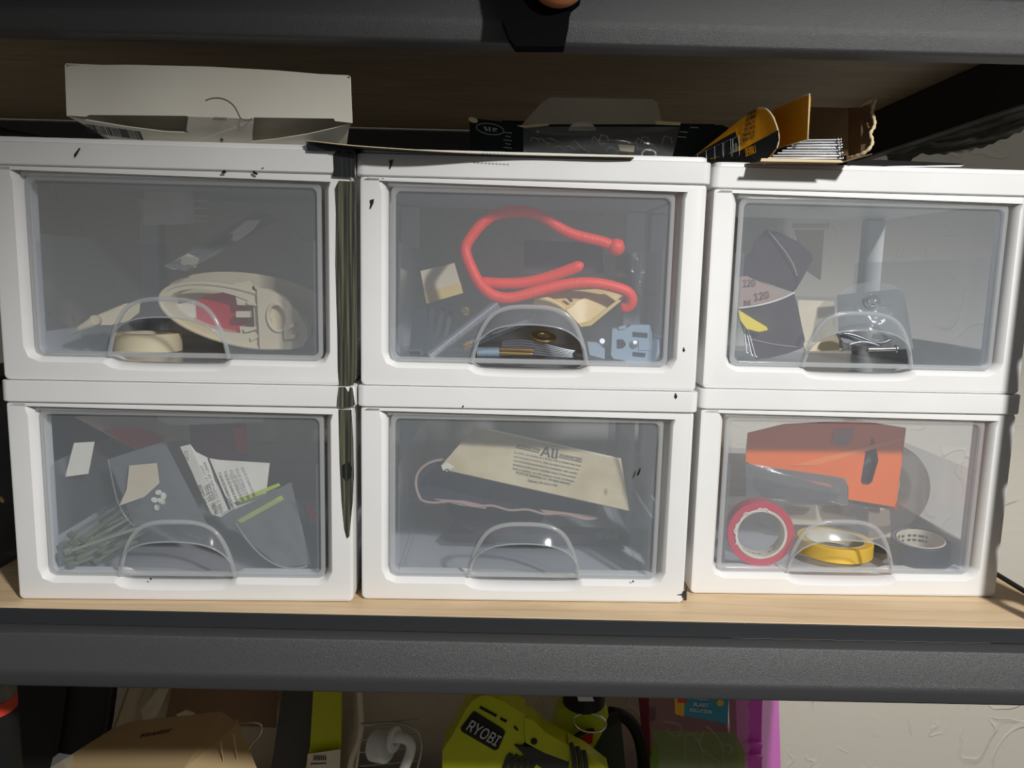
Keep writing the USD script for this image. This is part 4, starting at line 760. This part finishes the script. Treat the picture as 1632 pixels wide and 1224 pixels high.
for row in range(8):
    for j in range(2):
        y0 = 222.5 + row * 4.1; x1 = 1334 + (row * 5 + j * 7) % 9 - j * 2; x0 = 1218 + abs(row - 7) * 7.5 + 6
        if row == 0: x0 = 1268
        d = .004 + j * .0045 + (.0015 if row % 2 else 0); a, b = A(x0, y0 + 1.2, d + .006), A(x1, y0 + row * .2, d)
        n = Thing('nail', ('%s bright steel nail at the open end of the torn yellow box' % ['topmost', 'second from the top', 'third from the top', 'fourth from the top', 'fourth from the bottom', 'third from the bottom', 'second from the bottom', 'bottom'][row]) if j == 0 else 'bright steel nail lying behind the front row in the torn yellow box', 'nail', a, 'nails in the torn box')
        n.part('shank', tube([a, b], .00125, 7), STEELB, True); n.part('head', disc_at(lathe([(0, 0), (.0026, 0), (.0026, .0007), (0, .0009)], 12), b, b - a), STEELB)
t = Thing('dark_tray', 'flat dark plastic strip lying on the lid right of the nail box', 'plastic strip', A(1460, 260, .06)); t.part('strip', hull([A(1350, 257, .06), A(1350, 262, .055), A(1400, 254.5, .07), A(1530, 260.5, .045), A(1537, 263, .042), A(1530, 266, .042), A(1350, 266, .05)]), mat('smoky_plastic', S(46, 46, 50), .3, spec=.6))
t = Thing('dark_cloth', 'dark green cloth heap on the lid left of the white carton', 'cloth', (-.5, .1, TOP))
t.part('cloth', sheet(lambda u, v: np.array([-.60 + .20 * u, .06 + .16 * v, TOP + .002 + .030 * math.sin(math.pi * min(1, v + .15)) * (1 - u) ** 1.3]), 14, 8, .002), mat('dark_green_cloth', S(14, 26, 24), .9), True)
# torn black film hanging from the right side rail
XF = .627
def film_pt(px, py): return A(px, py, x=XF)
lo_ = smoothpath([(1412, 262, 0), (1455, 256, 0), (1470, 246, 0), (1484, 246, 0), (1512, 245, 0), (1540, 241, 0), (1566, 235, 0), (1590, 226, 0), (1612, 215, 0), (1640, 199, 0), (1700, 168, 0)], 40)[:, :2]
up_ = smoothpath([(1412, 240, 0), (1446, 228.5, 0), (1480, 217.5, 0), (1560, 192, 0), (1632, 168, 0), (1700, 146, 0)], 40)[:, :2]
def filmf(u, v):
    i = u * 39; k = min(38, int(i)); f = i - k; a = up_[k] * (1 - f) + up_[k + 1] * f; b = lo_[k] * (1 - f) + lo_[k + 1] * f
    p = film_pt(*(a * (1 - v) + b * v)); q = np.array([[u * 2.2 + v * .8, v * 5 - u * 3.2, .3]])
    w = meshkit.noise(q * 1.6, 7)[0] - .5 + .5 * (meshkit.noise(q * 4, 9)[0] - .5)
    return p + np.array([.016 * w * min(1, 3 * v), 0, .0011 * math.sin(u * 95) * (v > .93)])
t = Thing('torn_film', 'torn black plastic film hanging from the right side rail over the wall', 'plastic film', (XF, .2, .5))
t.part('film', sheet(filmf, 90, 14, .0004), BLACKFILM, True); t.part('top_hem', tube([film_pt(*p) + [-.003, 0, 0] for p in up_], .0012, 6), mat('grey_hem', S(90, 92, 94), .4), True)
# ------------------------------------------------------------ around the upper shelf
t = Thing('hanging_pouch', 'black fabric pouch hanging in front of the upper beam', 'pouch', (.01, -.09, .62))
t.part('pouch', slab([(800, -60), (800, 30), (812, 60), (822, 74), (900, 74), (906, 44), (908, 22), (906, 14), (926, -2), (930, -60)], .018, -.095), FABRIC)
t.part('tan_button', disc_at(lathe([(0, 0), (.024, 0), (.026, .004), (.024, .012), (.016, .016), (0, .017)], 40), A(890, -34, -.097), [0, -1, 0]), mat('tan_leather', S(176, 110, 66), .6), True)
t = Thing('upper_tray', 'black tray overhanging the front of the upper shelf', 'tray', (-.1, 0, ZU)); t.part('tray', bx(-.66, .56, -.125, .30, ZU + .001, ZU + .06, .004), BLACK)

# ------------------------------------------------------------ the lower shelf
ZS = ZL + .0005
t = Thing('grey_bin', 'grey translucent bin at far left beside the lower left drawer unit', 'bin', (-.64, .25, 0.0005))
t.part('body', cat_([bx(-.675, -.595, .045, .048, .0008, .225), bx(-.598, -.595, .048, .44, .0008, .225), bx(-.675, -.598, .437, .44, .0008, .225), bx(-.675, -.598, .048, .437, .0008, .004)]), GREYBIN, False)
t.part('rim', bx(-.677, -.591, .041, .444, .216, .226, .002), BLACK); t.part('gold_clip', slab([(0, 791), (6, 797), (5, 802), (0, 799)], .002, .06), BRASS)
t = Thing('spray_can', 'grey-topped can with red band at far left below the beam', 'can', (-.64, .05, ZS)); cx, cz = A(-20, 1100, .06)[0], A(-20, 1100, .06)[2]
t.part('can', moved(lathe([(0, 0), (.028, 0), (.030, .003), (.030, cz - ZS - .025), (0, cz - ZS - .025)], 32), [cx, .06, ZS]), BLACK); t.part('red_band', moved(lathe([(0, cz - ZS - .0245), (.030, cz - ZS - .0245), (.030, cz - ZS - .008), (0, cz - ZS - .008)], 32), [cx, .06, ZS]), REDP); t.part('cap', moved(lathe([(0, cz - ZS - .0075), (.030, cz - ZS - .0075), (.028, cz - ZS + .012), (.02, cz - ZS + .022), (0, cz - ZS + .024)], 32), [cx, .06, ZS]), mat('grey_cap', S(120, 122, 124), .4), True)
DY = .30   # the rest stands further back on the lower shelf
t = Thing('dark_bag', 'dark nylon tool bag at left on the lower shelf', 'tool bag', A(120, 1224, .12))
def lump(pts, yf, yb): return hull([A(x, y, yf) for x, y in pts] + [A(x, y, yb) for x, y in pts])
b0 = lump([(60, 1140), (90, 1096), (130, 1076), (188, 1070), (186, 1110), (168, 1170), (150, 1690), (58, 1690)], .13, .2); t.part('body', b0, NYLON); t.part('side_pocket', lump([(10, 1120), (16, 1082), (110, 1078), (80, 1690), (10, 1690)], .12, .19), mat('black_nylon', S(24, 24, 24), .8)); t.part('strap', tube(smoothpath([A(150, 1196, .125), A(170, 1168, .12), A(178, 1120, .12), A(186, 1080, .12)], 20), .006, 8), BLACK, True)
DY = .46
t = Thing('white_tub', 'white plastic tub with rounded rim, holding papers on the lower shelf', 'tub', A(400, 1300, .2))
t.part('back_wall', slab([(196, 1076), (578, 1082), (566, 1690), (140, 1690)], .004, .295), TUBW); t.part('left_wall', slab([(212, 1080), (196, 1126), (176, 1180), (140, 1690), (178, 1690), (222, 1200), (250, 1080)], .004, [.06, .06, .06, .06, .3, .3, .3]), TUBW)
t.part('rim', tube(smoothpath([A(576, 1070, .06), A(575, 1130, .06), A(572, 1180, .06), A(562, 1206, .06), A(556, 1240, .06), A(540, 1330, .06)], 40), .0055, 12), TUBW, True)
t.part('right_wall', slab([(574, 1080), (572, 1184), (552, 1690), (500, 1690), (545, 1080)], .004, [.065, .065, .065, .35, .35]), TUBW)
single('folded_sheet', slab([(262, 1086), (232, 1122), (224, 1132), (229, 1150), (250, 1142), (268, 1100), (276, 1086)], .002, .17), PAPER, 'pale folded sheet standing at left inside the white tub', 'paper')
single('cardboard_sheet', slab([(278, 1082), (440, 1086), (440, 1160), (262, 1152)], .003, .24), mat('brown_sheet', S(150, 122, 100), .8), 'brown cardboard sheet standing behind the beige case', 'cardboard sheet')
single('crumpled_tissue', slab([(280, 1140), (296, 1132), (310, 1138), (296, 1146)], .004, .15), PAPER, 'small white crumpled tissue above the beige case', 'tissue')
DY = .26
t = Thing('beige_case', 'beige plastic case with recessed lettering tilted on the lower shelf', 'case', A(250, 1290, .1))
top = [(70, 1226), (180, 1160), (210, 1150), (350, 1133), (363, 1138), (374, 1150), (290, 1224)]
P3 = [A(70, 1230, .02), A(178, 1162, .13), A(208, 1150, .15), A(352, 1134, .15), A(380, 1152, .13), A(292, 1226, .0)]
lowr = [p + [0, .05, -.12] for p in P3]; t.part('body', hull(np.vstack([P3, lowr, [A(416, 1240, .05), A(300, 1330, .0)]])), BEIGEC, 12)
pn = np.cross(P3[3] - P3[1], P3[0] - P3[1]); pn = nrm(pn if pn[2] > 0 else -pn)
def on_case(px, py):
    d = FWD + RIGHT * (px - 816) / F - UP * (py - 612) / F; k = np.dot(P3[1] - EYE, pn) / np.dot(d, pn); return EYE + d * k
t.part('lettering', txt('Kosdor', on_case(222, 1176), on_case(272, 1166), None, .0105, pn, True, .0004, .0006), mat('embossed_dark', S(96, 76, 50), .7), False)
t.part('seam', cat_([tube([A(352, 1182, .05), A(372, 1330, .02)], .0012, 6), tube([A(372, 1168, .07), A(396, 1330, .03)], .0012, 6)]), BEIGEC, True)
t = Thing('wire_bracket', 'bent chrome wire handle right of the beige case', 'bracket', A(400, 1180, .15)); t.part('wire', tube(smoothpath([A(378, 1148, .16), A(398, 1152, .15), A(416, 1156, .15), A(417, 1162, .15), A(404, 1182, .15), A(396, 1200, .15)], 40), .0018, 8), CHROME, True)
single('crumpled_bag', hull([A(x, y, d) for x, y in ((80, 1224), (84, 1208), (94, 1200), (118, 1204), (110, 1260), (76, 1260)) for d in (-.05, -.02)]), FILMG, 'crumpled clear bag left of the beige case', 'bag')
DY = .42
t = Thing('grey_folder', 'tall grey folder standing at right inside the white tub', 'folder', A(470, 1300, .2)); t.part('cover', slab([(452, 1086), (506, 1086), (500, 1690), (424, 1690), (436, 1200)], .004, .16), GREYT)
t = Thing('lime_folder', 'lime green folder with barcode sticker inside the white tub', 'folder', A(530, 1300, .13)); t.part('cover', slab([(500, 1086), (545, 1086), (544, 1192), (520, 1690), (470, 1690), (494, 1190)], .003, .14), LIME)
t.part('sticker', slab([(490, 1202), (543, 1194), (540, 1260), (488, 1260)], .0006, .125), PAPER, False); t.part('barcode', cat_([slab([(500 + k * 3, 1204 + .1 * k), (501.5 + k * 3, 1204), (501.5 + k * 3, 1212), (500 + k * 3, 1212)], .0003, .1235) for k in range(7)] + [slab([(495, 1217), (520, 1216), (520, 1217.4), (495, 1218.4)], .0003, .1235)]), INKB, False)
DY = .30
t = Thing('wire_rack', 'dark wire basket right of the white tub', 'wire basket', A(620, 1230, .12))
t.part('hoop', tube(smoothpath([A(576, 1154, .13), A(620, 1152, .13), A(650, 1156, .13), A(668, 1170, .13), (A(671, 1200, .13)), A(666, 1250, .13)], 40), .0026, 8), STEELD, True)
for y in (1152, 1176, 1196, 1218): t.part('wire', tube([A(574, y + 3, .15), A(668, y - 6, .15)], .0012, 6), STEELD, True)
t = Thing('pipe_fitting', 'white plastic pipe trap fitting in the wire basket', 'pipe fitting', A(620, 1220, .1))
t.part('nut', disc_at(lathe([(.0, 0), (.024, 0), (.0255, .002), (.0255, .026), (.023, .030), (0, .030)], 32), A(596, 1188, .12), nrm([1, -.5, .15])), PVC); t.part('elbow', tube(smoothpath([A(620, 1180, .10), A(640, 1176, .10), A(652, 1182, .10), A(654, 1200, .10), A(648, 1260, .10)], 24), .0085, 14), PVC, True); t.part('flange', disc_at(roll_ring(.010, .021, .006), A(626, 1178, .10), nrm([1, -.4, .1])), PVC)
# lime tools
def prism_px(pts, y, th): return slab(pts, th, y)
t = Thing('power_tool', 'lime green power tool with black name badge on the lower shelf', 'power tool', A(800, 1300, .1))
yt = .10
t.part('body', slab([(700, 1690), (705, 1196), (722, 1170), (742, 1132), (752, 1118), (766, 1109), (778, 1108), (800, 1117), (838, 1140), (842, 1176), (830, 1190), (900, 1232), (900, 1690)], .05, yt), LIME, 50)
t.part('arm', slab([(836, 1144), (850, 1148), (870, 1168), (910, 1190), (906, 1214), (868, 1200), (838, 1184)], .04, yt - .006), LIME, 50)
t.part('badge', slab([(752, 1137), (756, 1134), (802, 1163), (805, 1168), (794, 1194), (788, 1196), (736, 1166), (734, 1161)], .002, yt - .002), BLACK, False, label='black name badge')
a, b = A(741, 1161, yt - .003), A(790, 1189, yt - .003); t.part('lettering', txt('RYOBI', a, b, None, .0200, (0, -1, 0), True, .0006, .0006), mat('silver_letter', S(190, 192, 190), .35), False)
t.part('vent_slot', cat_([slab(p, .002, yt - .002) for p in ([(766, 1126), (792, 1140), (790, 1143), (764, 1129)], [(798, 1144), (808, 1149), (806, 1152), (797, 1147)], [(820, 1157), (826, 1164), (824, 1165), (819, 1160)])]), BLACK, False)
t.part('screw_hole', disc_at(lathe([(0, 0), (.0055, 0), (.0055, .002), (0, .002)], 20), A(851, 1181, yt - .006), [0, -1, 0]), BLACK)
t.part('grip', slab([(820, 1188), (858, 1192), (906, 1210), (904, 1226), (870, 1228), (840, 1208)], .012, yt - .004), LIMED)
for k in range(5): t.part('louvre', slab([(806 + k * 10, 1208 + k * 2), (812 + k * 10, 1201 + k * 2), (818 + k * 10, 1204 + k * 2), (808 + k * 10, 1226 + k), (800 + k * 10, 1226 + k)], .004, yt - .003), LIMED, False)
for k in range(3): t.part('grip_rib', tube(smoothpath([A(910 + k * 10, 1184 + k * 6, yt - .012), A(914 + k * 10, 1205 + k * 6, yt - .018), A(914 + k * 10, 1240 + k * 6, yt - .012)], 10), .004, 8), LIMED, True)
t.part('rear_handle', slab([(906, 1184), (934, 1198), (970, 1226), (990, 1690), (905, 1690)], .03, yt - .004), LIME, 50)
t = Thing('second_power_tool', 'smaller lime and black tool with a metal ring behind the badge tool', 'power tool', A(920, 1300, .16))
t.part('motor', lathe([(0, 0), (.034, 0), (.038, .004), (.038, .03), (.034, .034), (0, .034)], 36).apply_transform(trimesh.transformations.translation_matrix(A(930, 1122, .18))), BLACK); t.part('body', slab([(880, 1170), (892, 1132), (920, 1118), (960, 1122), (970, 1140), (960, 1168), (946, 1192), (920, 1690), (872, 1690)], .04, .17), LIME, 50)
t.part('badge', slab([(920, 1110), (944, 1110), (947, 1118), (922, 1118)], .002, .135), PVC); t.part('ring', tube([A(*p, .15) for p in ell(940, 1152, 26, 15, 8, 36)], .0022, 8, True), CHROME, True); t.part('neck', tube(smoothpath([A(908, 1182, .14), A(924, 1170, .15), A(946, 1164, .16)], 12), .004, 8), BLACK, True)
t.part('red_lever', slab([(920, 1180), (946, 1168), (944, 1184), (926, 1192)], .003, .155), REDT); t.part('battery', slab([(946, 1172), (990, 1150), (996, 1690), (930, 1690), (934, 1196)], .04, .20), LIMED)
single('vacuum_hose', tube(smoothpath([A(970, 1136, .30), A(1004, 1150, .30), A(1022, 1190, .30), A(1024, 1260, .30), A(1020, 1330, .22)], 40), .012, 14), BLACK, 'black hose curving behind the smaller lime tool', 'hose', smooth=True)
t = Thing('maroon_box', 'dark magenta plastic box behind the green bottle', 'box', A(1030, 1300, .2)); t.part('box', hull([A(x, y, d) for x, y in ((1016, 1094), (1150, 1094), (1150, 1700), (1012, 1700)) for d in (.36, .42)]), MAROON)
t = Thing('solution_bottle', 'square clear bottle of green liquid with teal label on the lower shelf', 'bottle', A(1120, 1300, .1))
yb2 = .09
def bulge(pts, y, th, m, n): t.part(n, slab(pts, th, y), m, 50)
sc = [(1046, 1080)] + [(1046 - 2 * (k % 2), 1080 + k * 14) for k in range(1, 9)] + [(1040, 1690), (1186, 1690)] + [(1192 + 3 * (k % 2), 1208 - k * 14) for k in range(0, 9)] + [(1194, 1080)]
t.part('bottle', slab(sc, .06, yb2), BOTTLE, 60); t.part('liquid', slab([(1049, 1192), (1186, 1196), (1182, 1690), (1044, 1690)], .052, yb2 + .004), LIQUID, 50)
t.part('label', slab([(1074, 1084), (1162, 1090), (1160, 1154), (1076, 1138)], .0005, yb2 - .001), LABELB, False); t.part('label_band', slab([(1073, 1084), (1092, 1086), (1090, 1142), (1076, 1138)], .0005, yb2 - .002), LABELY, False)
t.part('label_badge', slab([(1080, 1108), (1096, 1108), (1094, 1120), (1080, 1120)], .0004, yb2 - .003), REDP, False)
for s_, p0, p1, h in (('BUBBLE', (1106, 1114), (1128, 1115.5), 5), ('BLAST', (1104, 1124.5), (1128, 1127), 5.5), ('SOLUTION', (1098, 1133), (1134, 1137), 5)): t.part('lettering', txt(s_, p0, p1, yb2 - .002, h, bold=True), PVC, False)
t.part('sun_mark', disc_at(lathe([(0, 0), (.006, 0), (.006, .0004), (0, .0004)], 20), A(1148, 1120, yb2 - .0012), [0, -1, 0]), LABELY)
t.part('embossing', cat_([tube(smoothpath([A(*p, yb2 - .002) for p in q], 16), .0012, 6) for q in ([(1056, 1150), (1074, 1152), (1086, 1160), (1086, 1166), (1062, 1162)], [(1092, 1176), (1092, 1210)], [(1092, 1176), (1102, 1170), (1110, 1176), (1108, 1230)], [(1122, 1166), (1126, 1200), (1136, 1206), (1140, 1240)], [(1150, 1186), (1166, 1190), (1160, 1204)], [(1126, 1158), (1140, 1170), (1150, 1230)])]), BOTTLE, True)
t.part('side_flap', slab([(1040, 1196), (1048, 1190), (1050, 1690), (1034, 1690), (1036, 1210)], .004, yb2 - .004), LIQUID)
t = Thing('magenta_bin', 'bright magenta plastic bin with ribbed corner on the lower shelf', 'bin', A(1215, 1300, .15))
t.part('corner_wall', slab([(1172, 1084), (1216, 1084), (1213, 1184), (1212, 1500), (1172, 1500)], .05, .20), MAGENTA); t.part('side_wall', slab([(1214, 1084), (1240, 1084), (1239, 1400), (1212, 1400)], .004, [.20, .34, .34, .20]), MAGENTA)
for y in (1188, 1207): t.part('rib', tube([A(1184, y, .198), A(1200, y - 2, .190), A(1212, y, .196)], .0055, 12), MAGENTA, True)
